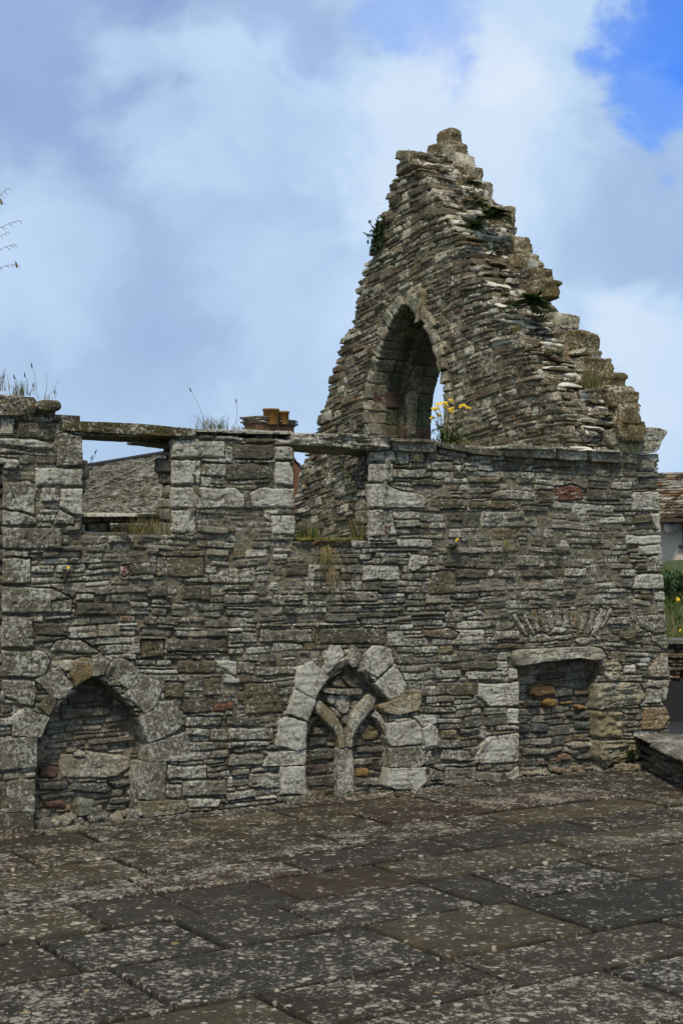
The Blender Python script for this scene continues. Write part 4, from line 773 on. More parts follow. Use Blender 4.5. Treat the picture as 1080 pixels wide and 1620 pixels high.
q_ = hit(672, 571, 1, YC + HW - .12); B = [(XG + .42, YC + .42, hit(672, 571, 0, XG + .42)[2], .06, .05, .055, .3, .4, .30, .285, .24, .2), (XG + .33, YC + .40, 2.85, .035, .05, .20, .1, .06, .24, .225, .18, .2)]
boxobj('bracket_stone', B, M['gable'], gable, seed=56, div=(7, 7, 9), rnd=.03, amp=.02)
qa = hit(667, 480, 0, XG); boxobj('apex_voussoir', [(XG + .02, qa[1] - .0, qa[2] - .02, .07, .045, .12, 0, .15, .30, .28, .22, .2), (XG + .03, qa[1] + .10, qa[2] + .05, .06, .05, .09, 0, -.5, .28, .255, .20, .4)], M['gable'], gable, seed=57, div=(6, 6, 10), rnd=.02, amp=.014)

# ================================================================ LOW WALL on the right
p0 = hit(1012, 1212, 2, 0); dr = np.array([math.cos(math.radians(240)), math.sin(math.radians(240))]); nr = np.array([-dr[1], dr[0]])   # nr points to +X side
if nr[0] < 0: nr = -nr
low = thing('low_stone_wall', 'low dry stone wall with flat slab top running forward from the right end of the ruin', 'wall', (p0[0] + .2, p0[1] - .3, 0))
B = []; ang = math.atan2(dr[1], dr[0])
r_ = np.random.RandomState(4)
for k in range(6):
    z = .0 + k * .034; s_ = 0
    while s_ < 2.6:
        l_ = r_.uniform(.12, .38); c = p0[:2] + dr * (s_ + l_ / 2) + nr * (.12 + r_.normal(0, .012)); t = tone_pick(r_, 'infill')
        B.append((c[0], c[1], z + .017, l_ / 2, .12, .0165, ang + r_.normal(0, .03), r_.normal(0, .03), *t)); s_ += l_
boxobj('masonry', B, M['stone'], low, seed=61, div=(10, 4, 3), rnd=.008, amp=.006)
B = []
s_ = -.05
while s_ < 2.6:
    l_ = r_.uniform(.35, .6); c = p0[:2] + dr * (s_ + l_ / 2) + nr * .24; B.append((c[0], c[1], .222, l_ / 2 - .004, .27, .016, ang + r_.normal(0, .01), 0, .13, .12, .10, .4)); s_ += l_
boxobj('coping_slabs', B, M['stone'], low, seed=62, div=(20, 14, 2), rnd=.008, amp=.006)
V_, Q, T = cuboids([(-1.3, 1.3, -.2, .2, -.05, .2)]); c = p0[:2] + dr * 1.3 + nr * .30; ca, sa = math.cos(ang), math.sin(ang)
V_ = np.stack([V_[:, 0] * ca - V_[:, 1] * sa + c[0], V_[:, 0] * sa + V_[:, 1] * ca + c[1], V_[:, 2]], 1); mk('wall_core', V_, Q, None, M['stone'], low, T, smooth=False)

# ================================================================ BACKGROUND
def quadbox(name, c0, c1, depth, z0, z1, mat, parent):      # wall slab between two plan points, depth to the back
    c0 = np.array(c0); c1 = np.array(c1); d_ = (c1 - c0) / np.hypot(*(c1 - c0)); n_ = np.array([-d_[1], d_[0]]) * depth
    P = [c0, c1, c1 + n_, c0 + n_]; V_ = [(p[0], p[1], z0) for p in P] + [(p[0], p[1], z1) for p in P]
    return mk(name, V_, [[0, 3, 2, 1], [4, 5, 6, 7], [0, 1, 5, 4], [1, 2, 6, 5], [2, 3, 7, 6], [3, 0, 4, 7]], None, mat, parent, smooth=False)
g2 = lambda A, B, C, D, s_, t: (A + (B - A) * s_) * (1 - t) + (D + (C - D) * s_) * t
def slate_roof(name, A, Bp, Cp, Dp, parent, mat, tones, rows_=22, sw=.28, th=.02, seed=0, lich=.5):
    """A-B eave (left,right), D-C ridge (left,right); individual slates in one mesh"""
    r_ = np.random.RandomState(seed); A, Bp, Cp, Dp = map(np.array, (A, Bp, Cp, Dp)); n_ = np.cross(Bp - A, Dp - A); n_ = n_ / np.linalg.norm(n_); n_ *= np.sign(n_[2])
    VV = []; QQ = []; TT = []
    W_ = np.linalg.norm(Bp - A)
    for k in range(rows_):
        t0 = k / rows_; t1 = (k + 1.15) / rows_; nn = int(W_ / sw); 
        for i in range(-1, nn + 1):
            a = (i + .5 * (k % 2) + r_.normal(0, .03)) / nn; b = a + (1 - .05) / nn; a, b = max(a, 0), min(b, 1)
            if b - a < .1 / nn: continue
            g = lambda s_, t, h: (A + (Bp - A) * s_) * (1 - t) + (Dp + (Cp - Dp) * s_) * t + n_ * h
            j = r_.normal(0, .15) / rows_; h0 = th * 1.2 + r_.normal(0, .003); b0 = len(VV)
            VV += [g(a, t0 + j, h0), g(b, t0 + j, h0), g(b, t1, .0), g(a, t1, .0), g(a, t0 + j, h0 - th), g(b, t0 + j, h0 - th)]
            QQ += [(b0, b0 + 1, b0 + 2, b0 + 3), (b0 + 4, b0 + 5, b0 + 1, b0)]; c = tones[r_.randint(len(tones))]; s_ = r_.uniform(.75, 1.25); TT += [(c[0] * s_, c[1] * s_, c[2] * s_, np.clip(r_.normal(lich, .3), 0, 1))] * 6
    b0 = len(VV); ng = 12
    for i in range(ng + 1):
        for k in range(ng + 1): VV.append(g2(A, Bp, Cp, Dp, i / ng, k / ng) - n_ * .02); TT.append((.03, .03, .028, 0))
    QQ += [(b0 + i * (ng + 1) + k, b0 + (i + 1) * (ng + 1) + k, b0 + (i + 1) * (ng + 1) + k + 1, b0 + i * (ng + 1) + k + 1) for i in range(ng) for k in range(ng)]
    return mk(name, VV, QQ, None, mat, parent, TT, smooth=False)
M['slate'] = stone_mat('lichened_slate', lich=(.50, .46, .36), sc=.5, spot=1.4, yellow=1.6, bump=.5, rough=1.0)
M['slate'].node_tree.nodes['Principled BSDF'].inputs['Specular IOR Level'].default_value = 0.03
# --- house on the right
DH = 26.0
def pp(x, d_): q = at(x, 880, d_); return q[:2]
hr = thing('house', 'cream rendered house with mossy slate roof at the right edge beyond the ruin', 'house', (*pp(1100, DH + 2), -.06))
zE = at(1065, 820, DH)[2]; ca_ = pp(1020, DH + .3); cb_ = pp(1300, DH - 1.2)
quadbox('wall', ca_, cb_, 6, -.06, zE + .05, M['harl'], hr)
dd = (cb_ - ca_) / np.hypot(*(cb_ - ca_)); nn_ = np.array([-dd[1], dd[0]])
def g3(p, z): return (p[0], p[1], z)
ea = ca_ - dd * .8 - nn_ * .25; eb = cb_ - nn_ * .25; ra = ea + nn_ * 3.2; rb = eb + nn_ * 3.2; zR = 3.27
slate_roof('roof', g3(ea, zE), g3(eb, zE), g3(rb, zR), g3(ra, zR), hr, M['slate'], [(.07, .05, .035), (.13, .065, .03), (.055, .045, .035), (.26, .23, .18)], rows_=16, sw=.2, seed=3, lich=.15)
V_ = [g3(ea - nn_ * .05, zE - .07), g3(eb - nn_ * .05, zE - .07), g3(eb - nn_ * .05, zE - .005), g3(ea - nn_ * .05, zE - .005), g3(ea + nn_ * .24, zE - .07), g3(eb + nn_ * .24, zE - .07)]
mk('gutter', V_, [(0, 1, 2, 3), (0, 4, 5, 1)], None, M['seed'], hr, smooth=False)
def on_house(x, y):                       # photo ray onto the front wall plane of the house
    d_ = ray(x, y); nrm = np.array([nn_[0], nn_[1], 0]); t = np.dot(np.array([ca_[0], ca_[1], 0]) - CAM * [1, 1, 0], nrm) / np.dot(d_, nrm); return CAM + d_ * t
w0 = on_house(1079, 828); w1 = on_house(1079, 862); wl = w0[:2] - nn_ * .02; wr_ = wl + dd * .8
fr = quadbox('window_frame', wl, wr_, .06, w1[2], w0[2], M['frame'], hr); quadbox('pane', wl + dd * .07 - nn_ * .01, wr_ - dd * .07 - nn_ * .01, .02, w1[2] + .07, w0[2] - .05, M['glass'], fr)
quadbox('window_sill', wl - dd * .06 - nn_ * .05, wr_ + dd * .05 - nn_ * .05, .1, w1[2] - .05, w1[2] - .005, M['frame'], hr)
dc = on_house(1062, 834); dc = dc - np.array([nn_[0], nn_[1], 0]) * .32; dc = dc + _r * (dc - CAM).dot(_f) / F * (1062 - (540 + F * (dc - CAM).dot(_r) / (dc - CAM).dot(_f)))
# satellite dish: shallow bowl + arm + bracket
VV = []; QQ = []; TR = []
ax = -np.array([nn_[0], nn_[1], -.35]); ax /= np.linalg.norm(ax); e1 = np.array([dd[0], dd[1], 0]); e2 = np.cross(ax, e1)
RD = .135
nr_, na_ = 6, 28
for side in (0, 1):
    b0 = len(VV)
    for i in range(nr_ + 1):
        for j in range(na_):
            rr = RD * i / nr_; th_ = 2 * PI * j / na_; VV.append(dc + e1 * rr * math.cos(th_) * 1.0 + e2 * rr * math.sin(th_) + ax * (rr * rr * 1.6 - .012 * side))
    for i in range(nr_):
        for j in range(na_): QQ.append((b0 + i * na_ + j, b0 + i * na_ + (j + 1) % na_, b0 + (i + 1) * na_ + (j + 1) % na_, b0 + (i + 1) * na_ + j))
def tube(P, rad, n=6):
    P = np.array(P, float); VV = []; QQ = []
    rad = np.full(len(P), rad) if np.isscalar(rad) else np.array(rad)
    for i, p in enumerate(P):
        a = P[max(0, i - 1)]; b = P[min(len(P) - 1, i + 1)]; d_ = (b - a) / (np.linalg.norm(b - a) + 1e-9); s_ = np.cross(d_, (0.3, .2, 1.)); s_ /= np.linalg.norm(s_) + 1e-9; t = np.cross(d_, s_)
        for j in range(n): VV.append(p + (s_ * math.cos(2 * PI * j / n) + t * math.sin(2 * PI * j / n)) * rad[i])
    for i in range(len(P) - 1):
        for j in range(n): QQ.append((i * n + j, i * n + (j + 1) % n, (i + 1) * n + (j + 1) % n, (i + 1) * n + j))
    return np.array(VV), np.array(QQ)
class MB:
    def __init__(s): s.V = []; s.Q = []; s.T = []; s.n = 0
    def add(s, V_, Q=None, T=None):
        s.V.append(np.asarray(V_, float).reshape(-1, 3))
        if Q is not None and len(Q): s.Q.append(np.asarray(Q).reshape(-1, 4) + s.n)
        if T is not None and len(T): s.T.append(np.asarray(T).reshape(-1, 3) + s.n)
        s.n += len(s.V[-1])
    def build(s, name, mat, parent=None, smooth=True):
        return mk(name, np.concatenate(s.V), np.concatenate(s.Q) if s.Q else None, np.concatenate(s.T) if s.T else None, mat, parent, smooth=smooth)
ds = mk('satellite_dish', VV, QQ, None, M['dish'], hr)
a_, q_ = tube([dc + e2 * -RD * .9, dc - e2 * .16 + ax * .12], .008); mk('feed_arm', a_, q_, None, M['seed'], ds)
a_, q_ = tube([dc - ax * .0, dc + np.array([nn_[0], nn_[1], 0]) * .36], .018); mk('bracket', a_, q_, None, M['seed'], ds)
# --- bank of rough grass and the boundary wall in front of the house
def blades(mb, c, n, h, spread, lean, wd, r_, h_jit=.4):
    for i in range(n):
        b = np.array(c) + np.array([r_.normal(0, spread), r_.normal(0, spread), 0]); a = r_.uniform(0, 2 * PI); hh = h * r_.uniform(1 - h_jit, 1 + h_jit); ln = abs(r_.normal(0, lean)) * hh; dx, dy = math.cos(a) * ln, math.sin(a) * ln
        s_ = np.array([-math.sin(a), math.cos(a), 0]) * wd * r_.uniform(.6, 1.3); P = []
        for t in (0, .35, .7, 1): P.append(b + np.array([dx * t * t, dy * t * t, hh * t * (1 - .12 * t)]))
        V_ = []
        for k, t in enumerate((1, .8, .5)): V_ += [P[k] - s_ * t, P[k] + s_ * t]
        V_.append(P[3]); mb.add(V_, [(0, 1, 3, 2), (2, 3, 5, 4)], [(4, 5, 6)])
db = 17.0; q0 = pp(1050, db)
r_ = np.random.RandomState(15)
ga = pp(1000, 15.5); gb = pp(1900, 15.5); bank = []
gd = (gb - ga) / np.hypot(*(gb - ga)); gn = np.array([-gd[1], gd[0]])
nb_ = 14; VV = []; 
for i in range(30):
    for j in range(nb_):
        s_ = i / 29; t = j / (nb_ - 1); p = ga + (gb - ga) * s_ + gn * t * 9; zb = .55 * min(1, t * 3) + .9 * t + .12 * float(vn(np.array([p[0] * 1.5]), np.array([p[1] * 1.5]))[0]); VV.append((p[0], p[1], zb))
bk = mk('grassy_bank', VV, [(i * nb_ + j, (i + 1) * nb_ + j, (i + 1) * nb_ + j + 1, i * nb_ + j + 1) for i in range(29) for j in range(nb_ - 1)], None, M['turf']); bk['kind'] = 'structure'
mb = MB(); mb2 = MB()
for k in range(620):
    s_ = r_.rand() ** 2.2; t = r_.rand() ** 1.5 * .9; p = ga + (gb - ga) * s_ + gn * t * 9; zb = .5 * min(1, t * 3) + .9 * t
    (blades if 1 else None)(mb if r_.rand() < .72 else mb2, (p[0], p[1], zb - .05), 22, .32, .12, .5, .009, r_)
o = mb.build('rough_grass', M['grass']); o['kind'] = 'stuff'; o['label'] = 'long rough green grass on the bank at the right edge'; o['category'] = 'grass'
o = mb2.build('dry_grass', M['straw']); o['kind'] = 'stuff'; o['label'] = 'dry straw coloured grass among the green on the bank'; o['category'] = 'grass'
def flower_disc(mb, c, rad, nrm, r_, n=9):
    nrm = np.array(nrm, float); nrm /= np.linalg.norm(nrm); a = np.cross(nrm, (.3, .9, .1)); a /= np.linalg.norm(a); b = np.cross(nrm, a)
    for k in range(n):
        th_ = 2 * PI * k / n + r_.normal(0, .1); d_ = a * math.cos(th_) + b * math.sin(th_); s_ = np.cross(nrm, d_) * rad * .28; mb.add([np.array(c) + d_ * rad * .1 - s_ * .5, np.array(c) + d_ * rad * .1 + s_ * .5, np.array(c) + d_ * rad * .8 + s_ + nrm * rad * .1, np.array(c) + d_ * rad * .8 - s_ + nrm * rad * .1, np.array(c) + d_ * rad], [(0, 1, 2, 3)], [(3, 2, 4)])
    V_ = [np.array(c) + nrm * rad * .22] + [np.array(c) + (a * math.cos(t) + b * math.sin(t)) * rad * .35 for t in np.linspace(0, 2 * PI, 7)[:-1]]; mb.add(V_, None, [(0, i, i % 6 + 1) for i in range(1, 7)])
def simple_leaf(mb, b, d_, ln, wd, r_, droop=.3):
    d_ = np.array(d_, float); d_ /= np.linalg.norm(d_) + 1e-9; s_ = np.cross(d_, (0, 0, 1)); s_ /= np.linalg.norm(s_) + 1e-6; s_ = s_ * wd / 2; dz = np.array([0, 0, -droop * ln]); b = np.array(b)
    V_ = [b - s_ * .2, b + s_ * .2, b + d_ * ln * .4 + s_, b + d_ * ln * .4 - s_, b + d_ * ln * .75 + s_ * .7 + dz * .4, b + d_ * ln * .75 - s_ * .7 + dz * .4, b + d_ * ln + dz]
    mb.add(V_, [(0, 1, 2, 3), (3, 2, 4, 5)], [(5, 4, 6)])
for (x, y, lab) in ((1072, 949, 'upper yellow wildflower on the grassy bank at the right edge'), (1076, 999, 'lower yellow wildflower on the grassy bank just above the boundary wall')):
    c = at(x, y, 15.8); t = thing('wildflower', lab, 'flower', (c[0], c[1], c[2] - .35), 'yellow wildflowers on the bank')
    a_, q_ = tube([(c[0], c[1], c[2] - .4), (c[0] + .01, c[1], c[2] - .2), tuple(c)], .006); mk('stem', a_, q_, None, M['grass'], t)
    mb = MB(); 
    for k in range(5): flower_disc(mb, c + r_.normal(0, .007, 3), .018, (r_.normal(-.3, .3), -1, .6), r_)
    mb.build('flower_head', M['yellow'], t)
    mb = MB(); 
    for k in range(6): simple_leaf(mb, (c[0], c[1], c[2] - .35 + .04 * k), (r_.normal(), r_.normal(), .6), .12, .03, r_)
    mb.build('leaves', M['leaf'], t)
hd = thing('hedge', 'dark green leafy hedge on the bank below the cream house', 'hedge', (*pp(1075, 20), .8)); mb = MB()
for k in range(15000):
    x = r_.uniform(1000, 1420); q = at(x, 880, 20 + r_.normal(0, .35)); zt = at(x, 908 + 3 * math.sin(x * .35) + r_.normal(0, 1.5), 20)[2]; z_ = zt - (abs(r_.normal(0, .16)) if r_.rand() < .5 else r_.uniform(0, 1.0)); simple_leaf(mb, (q[0], q[1], z_), r_.normal(0, 1, 3) + [-.3, -.5, .4], .07, .035, r_)
mb.build('leaves', M['fern'], hd)
mb = MB()
for x in range(1005, 1420, 22): q = at(x, 880, 20.2); V_, Q_ = tube([(q[0], q[1], .3), (q[0] + .02, q[1], at(x, 925, 20.2)[2])], .02, 6); mb.add(V_, Q_)
mb.build('stems', M['seed'], hd)
# boundary wall
bw = thing('boundary_wall', 'low dry stone boundary wall with dark flat coping at the right edge, below the grassy bank', 'wall', (*pp(1070, 14.6), -.06))
ba = pp(1030, 14.6); bb_ = pp(1680, 14.6); bd = (bb_ - ba) / np.hypot(*(bb_ - ba)); bn = np.array([-bd[1], bd[0]]); an = math.atan2(bd[1], bd[0]); B = []; zt_ = at(1068, 1018, 14.6)[2]; zb_ = at(1068, 1072, 14.6)[2]; z = zb_
while z < zt_ - .02:
    h_ = r_.uniform(.03, .06); s_ = 0
    while s_ < 4.0:
        l_ = r_.uniform(.12, .3); c = ba + bd * (s_ + l_ / 2) + bn * .1; k_ = r_.rand(); t = (.13, .085, .05, .05) if k_ < .45 else ((.07, .065, .055, .1) if k_ < .8 else (.24, .22, .18, .4)); B.append((c[0], c[1], z + h_ / 2, l_ / 2 - .003, .12 + r_.normal(0, .01), h_ / 2 - .002, an, 0, *t)); s_ += l_
    z += h_
boxobj('masonry', B, M['stone'], bw, seed=71, div=(6, 4, 3))
B = [(*(ba + bd * (k * .5 + .25) + bn * .12), zt_ + .02, .247, .20, .025, an, 0, .13, .13, .12, .2) for k in range(8)]; boxobj('coping_slabs', B, M['stone'], bw, seed=72, div=(10, 6, 3), rnd=.01)
quadbox('rendered_plinth', ba - bn * .03, bb_ - bn * .03, .35, -.06, zb_, M['asphalt'], bw)
V_ = [(2.7, -3, -.05), (9, -3, -.05), (18, 9, -.05), (2.7, 12, -.05)]; o = mk('churchyard_path', V_, [(0, 1, 2, 3)], None, M['asphalt'], smooth=False); o['kind'] = 'structure'
# --- slate roofed building seen through the left window
hl = thing('slate_roofed_house', 'long old slate roof of a building seen through the left window opening', 'house', (*pp(200, 17), -.06))
P1 = at(60, 811, 19); P2 = at(275, 819, 17); R1 = at(60, 751, 24.5); R2 = at(275, 716, 20.5)
slate_roof('roof', P1, P2, R2, R1, hl, M['slate'], [(.15, .125, .09), (.21, .18, .135), (.10, .085, .06)], rows_=46, sw=.085, th=.014, seed=8, lich=.6)
quadbox('wall', P1[:2] + (R1 - P1)[:2] * .05, P2[:2] + (R2 - P2)[:2] * .05, 3, -.06, P2[2] - .03, M['harl'], hl)
a_, q_ = tube([R1, R2], .05); mk('ridge', a_, q_, None, M['asphalt'], hl)
# garden wall behind the left window
gw = thing('garden_wall', 'mossy old garden wall seen through the bottom of the left window opening', 'wall', (*pp(200, 12), -.06))
ga_ = pp(60, 12.2); gb_ = pp(300, 12.2); gd_ = (gb_ - ga_) / np.hypot(*(gb_ - ga_)); gn_ = np.array([-gd_[1], gd_[0]]); an = math.atan2(gd_[1], gd_[0]); B = []; z = at(200, 860, 12.2)[2]; ztt = at(200, 815, 12.2)[2]
while z < ztt - .02:
    h_ = r_.uniform(.04, .09); s_ = 0
    while s_ < 1.3:
        l_ = r_.uniform(.15, .4); c = ga_ + gd_ * (s_ + l_ / 2) + gn_ * .1; t = (.13, .12, .06, .3) if r_.rand() < .6 else (.25, .24, .19, .6); B.append((c[0], c[1], z + h_ / 2, l_ / 2 - .005, .12 + r_.normal(0, .03), h_ / 2 - .003, an, 0, *t)); s_ += l_
    z += h_
boxobj('masonry', B, M['stone'], gw, seed=73, div=(8, 4, 4))
B = [(*(ga_ + gd_ * (k * .42 + .2) + gn_ * .1), ztt, .207, .18, .018, an, 0, .24, .22, .14, .8) for k in range(3)]; boxobj('coping_slabs', B, M['stone'], gw, seed=74, div=(10, 6, 3), rnd=.01)
quadbox('wall_core', ga_ + gn_ * .05, gb_ + gn_ * .05, .15, -.06, ztt - .03, M['earth'], gw)
# --- brown gabled house with the chimney
DC = 21.0
hc_ = thing('chimney_house', 'brown rendered house behind the wall, its stone chimney topped by two yellow pots', 'house', (*pp(430, DC), -.06))
cL = pp(386, DC + .0); cM = pp(404, DC - .35); cR = pp(465, DC + .35)
zc0 = at(430, 692, DC)[2]
# chimney stack: rotated block, corner towards us
sd1 = (cR - cM); sd2 = (cL - cM); P4 = [cM, cR, cR + sd2, cL]
def prism(P, z0, z1, grow=0.0):
    c = np.mean(P, 0); P = [c + (p - c) * (1 + grow) for p in P]; V_ = [(p[0], p[1], z0) for p in P] + [(p[0], p[1], z1) for p in P]; return V_, [[0, 3, 2, 1], [4, 5, 6, 7], [0, 1, 5, 4], [1, 2, 6, 5], [2, 3, 7, 6], [3, 0, 4, 7]]
zt1 = at(430, 672, DC)[2]; zt2 = at(430, 661, DC)[2]
def toned(name, V_, Q, tone, parent, mat): return mk(name, V_, Q, None, mat, parent, tone, smooth=False)
zb1 = at(430, 800, DC)[2]
V_, Q = prism(P4, zb1, zt1); ch = mk('chimney', V_, Q, None, M['brown'], hc_, smooth=False)
V_, Q = prism(P4, zt1 + .0, zt1 + .018, .05); mk('cap_band', V_, Q, None, M['seed'], ch, smooth=False)
cc = np.mean(P4, 0); B = []
for k in range(3):
    for s_ in np.linspace(-.36, .36, 4): 
        u_ = sd1 / np.hypot(*sd1); p = cc + u_ * s_ * np.hypot(*sd1) * 1.0
        B.append((p[0], p[1], zt1 + .035 + k * .032, np.hypot(*sd1) / 8 - .008, np.hypot(*sd2) / 2, .016, math.atan2(u_[1], u_[0]) + r_.normal(0, .03), 0, .12, .11, .07, .3))
boxobj('stone_cap', B, M['stone'], ch, seed=75, div=(6, 6, 3))
for x, yt_, rad in ((428.5, 647, .112), (447, 651, .092)):
    b = at(x, 672, DC + (.0 if x < 440 else .2)); t_ = at(x, yt_, DC + (.0 if x < 440 else .2)); mb = MB(); prof = [(rad * .9, b[2]), (rad, t_[2] - .03), (rad * 1.12, t_[2] - .025), (rad * 1.12, t_[2]), (rad * .85, t_[2]), (rad * .8, b[2] + .02)]
    VV = [(b[0] + q * math.cos(2 * PI * j / 20), b[1] + q * math.sin(2 * PI * j / 20), z_) for q, z_ in prof for j in range(20)]
    mk('chimney_pot', VV, [(i * 20 + j, i * 20 + (j + 1) % 20, (i + 1) * 20 + (j + 1) % 20, (i + 1) * 20 + j) for i in range(len(prof) - 1) for j in range(20)], None, M['pot'], ch)
# gable end wall sloping down to the right of the stack
A_ = pp(405, DC + .4); Bq = pp(500, DC + .4); zz = lambda y: at(470, y, DC + .4)[2]; ap = pp(430, DC + .4)
V_ = []
for off in (np.zeros(2), np.array([math.cos(TH), math.sin(TH)]) * 7):
    V_ += [(*(pp(350, DC + .4) + off), -.06), (*(Bq + off), -.06), (*(Bq + off), zz(770)), (*(ap + off), zz(690)), (*(pp(350, DC + .4) + off), zz(770))]
mk('wall', V_, [(0, 1, 6, 5), (1, 2, 7, 6)], [(0, 1, 2), (0, 2, 3), (0, 3, 4), (5, 7, 6), (5, 8, 7), (5, 9, 8), (0, 5, 9), (0, 9, 4)], M['brown'], hc_, smooth=False)
up = np.array([0, 0, .03]); V_ = np.array(V_)
slate_roof('roof', V_[2] + up, V_[7] + up, V_[8] + up, V_[3] + up, hc_, M['slate'], [(.095, .085, .07), (.12, .11, .09)], rows_=10, sw=.25, seed=12); slate_roof('roof', V_[9] + up, V_[4] + up, V_[3] + up, V_[8] + up, hc_, M['slate'], [(.095, .085, .07), (.12, .11, .09)], rows_=10, sw=.25, seed=13)

# ================================================================ PLANTS
pr = np.random.RandomState(99)
def tuft(name, lab, c, n=40, h=.10, spread=.03, lean=.5, wd=.0022, dry=.4, seeds=(), grp=None, cat='grass tuft'):
    t = thing(name, lab, cat, tuple(c), grp); mb = MB(); mb2 = MB()
    blades(mb, c, int(n * (1 - dry)), h, spread, lean, wd, pr); 
    if dry > 0: blades(mb2, c, max(2, int(n * dry)), h * 1.1, spread, lean * 1.2, wd * .8, pr)
    if mb.n: mb.build('green_blades', M['grass'], t)
    if mb2.n: mb2.build('dry_blades', M['straw'], t)
    for (bx, by, tx, ty, sd) in seeds:         # stems measured in the photograph at the tuft's own distance
        D_ = float(np.dot(np.array(c) - CAM, _f)); a = at(bx, by, D_); b = at(tx, ty, D_); m_ = (a + b) / 2 + _r * .01
        V_, Q_ = tube([a, (a + m_) / 2 + _r * .003, m_, (b + m_) / 2 + _r * .002, b], [.0016, .0015, .0013, .0011, .0008], 4); s_ = mk('stem', V_, Q_, None, M['straw'], t)
        if sd:
            ks = []; dn = (b - a) / np.linalg.norm(b - a); V_, Q_ = tube([b - dn * .03, b - dn * .018, b - dn * .006, b + dn * .006], [.001, .0042, .0036, .0006], 6); mk('seed_head', V_, Q_, None, M['seed'], s_)
    return t
yq = .25
c = hit(33, 626, 1, .15); tuft('grass_tuft', 'green grass tuft on the left end of the wall top', c, 60, .085, .028, .5, dry=.4, seeds=[(30, 622, 22, 593, 1), (44, 624, 39, 590, 1), (58, 626, 50, 575, 1), (46, 622, 58, 608, 0), (52, 624, 53, 606, 1)], grp='grass tufts on the wall top')
c = hit(-6, 618, 1, .1); tuft('grass_tuft', 'grass tuft cut by the left edge of the photo on the wall top', c, 45, .11, .03, .6, dry=.5, seeds=[(-4, 615, 8, 592, 1), (-8, 610, 7, 585, 0)], grp='grass tufts on the wall top')
c = hit(72, 632, 1, .12); tuft('seeding_grass', 'few thin dry grass stems on the broken end slab left of the lintel', c, 14, .03, .02, .5, dry=.8, seeds=[(70, 630, 74, 591, 0), (74, 630, 93, 600, 0), (87, 630, 87, 617, 1)], grp='grass tufts on the wall top')
c = hit(104, 668, 1, .12); tuft('grass_tuft', 'tiny dry tuft at the left end of the mossy lintel', c, 22, .04, .012, .7, dry=.7, grp='grass tufts on the wall top')
c = hit(334, 679, 1, .12); tuft('grass_tuft', 'bushy green and dry grass tuft on the wall top between the two windows', c, 130, .075, .055, .7, dry=.45, seeds=[(325, 672, 300, 614, 1), (321, 671, 305, 657, 0)], grp='grass tufts on the wall top')
c = hit(371, 680, 1, .12); tuft('seeding_grass', 'single tall dry grass stem with a seed head left of the chimney', c, 14, .02, .02, .5, dry=.6, seeds=[(371, 678, 374, 631, 1)], grp='grass tufts on the wall top')
c = hit(385, 680, 1, .12); tuft('grass_tuft', 'short dark moss and grass clump just left of the chimney', c, 40, .025, .05, .8, dry=.3, grp='grass tufts on the wall top')
c = hit(236, 838, 1, .12); c[2] = zs1 + .01; tuft('grass_tuft', 'dry orange and green grass on the left window sill', c, 170, .095, .07, .6, wd=.0026, dry=.6, grp='grass on the window sills')
c = hit(137, 760, 1, .6); tuft('seeding_grass', 'lone drooping grass seed head against the sky in the left window', (c[0], c[1], zs1), 3, .05, .01, .4, dry=.9, seeds=[(134, 845, 139, 738, 0), (139, 738, 153, 712, 1), (139, 736, 147, 721, 1)])
c = hit(488, 856, 1, .07); c[2] = zs2 + .012; tuft('sill_plant', 'bright green short plant on the left end of the right window sill', c, 90, .085, .038, .4, wd=.006, dry=.12, cat='plant')
c = hit(566, 850, 1, .12); c[2] = zs2 + .01; tuft('grass_tuft', 'dry straw and dark green tuft in the right corner of the right window', c, 110, .15, .024, .35, wd=.003, dry=.4, seeds=[(566, 850, 566, 805, 0)], grp='grass on the window sills')
# moss cushion on sill 2
B = [(xo2 + .05 + .5 * pr.rand(), .02 + .14 * pr.rand(), zs2 + .012, pr.uniform(.03, .06), pr.uniform(.03, .05), .013, pr.rand() * 3, 0, .1, .1, .02, 0) for k in range(34)]
V_, Q, T = boxes(B, div=(7, 7, 3), rnd=.02, amp=.008, seed=81); o = mk('moss_patch', V_, Q, None, M['moss']); tagp(o, 'orange green moss mat along the right window sill', 'moss')
# hanging grass below sill 2
def hanging(name, lab, x, y, n, ln, sp, grp=None, dry=.7, cat='grass tuft'):
    c = hit(x, y, 1, -.015); t = thing(name, lab, cat, tuple(c), grp)
    for mat_, nm, k in ((M['straw'], 'dry_blades', int(n * dry)), (M['grass'], 'green_blades', n - int(n * dry))):
        mb = MB()
        for i in range(k):
            b = c + np.array([pr.normal(0, sp), 0, pr.normal(0, .01)]); l_ = ln * pr.uniform(.4, 1.2); dx = pr.normal(0, .3) * l_; o_ = .02 + .02 * pr.rand(); wv = np.array([.0018, 0, 0])
            P = [b, b + np.array([dx * .3, -o_, l_ * .08]), b + np.array([dx * .7, -o_ * 1.4, -l_ * .4]), b + np.array([dx, -o_ * 1.2, -l_])]
            mb.add([P[0] - wv, P[0] + wv, P[1] - wv, P[1] + wv, P[2] - wv * .8, P[2] + wv * .8, P[3]], [(0, 1, 3, 2), (2, 3, 5, 4)], [(4, 5, 6)])
        if mb.n: mb.build(nm, mat_, t)
    return t
hanging('hanging_grass', 'dead grass hanging down the wall below the right window', 512, 870, 60, .20, .02, 'dead grass hanging on the wall face')
hanging('hanging_grass', 'small dry tuft hanging in a joint right of the yellow flowered wall plant', 797, 858, 26, .10, .008, 'dead grass hanging on the wall face')
hanging('hanging_grass', 'longer pale stalks trailing below the dead grass at mid wall', 519, 905, 20, .22, .015, 'dead grass hanging on the wall face', dry=.95)
hanging('hanging_grass', 'thin brown tuft hanging right under the string course', 655, 722, 14, .05, .01, 'dead grass hanging on the wall face')
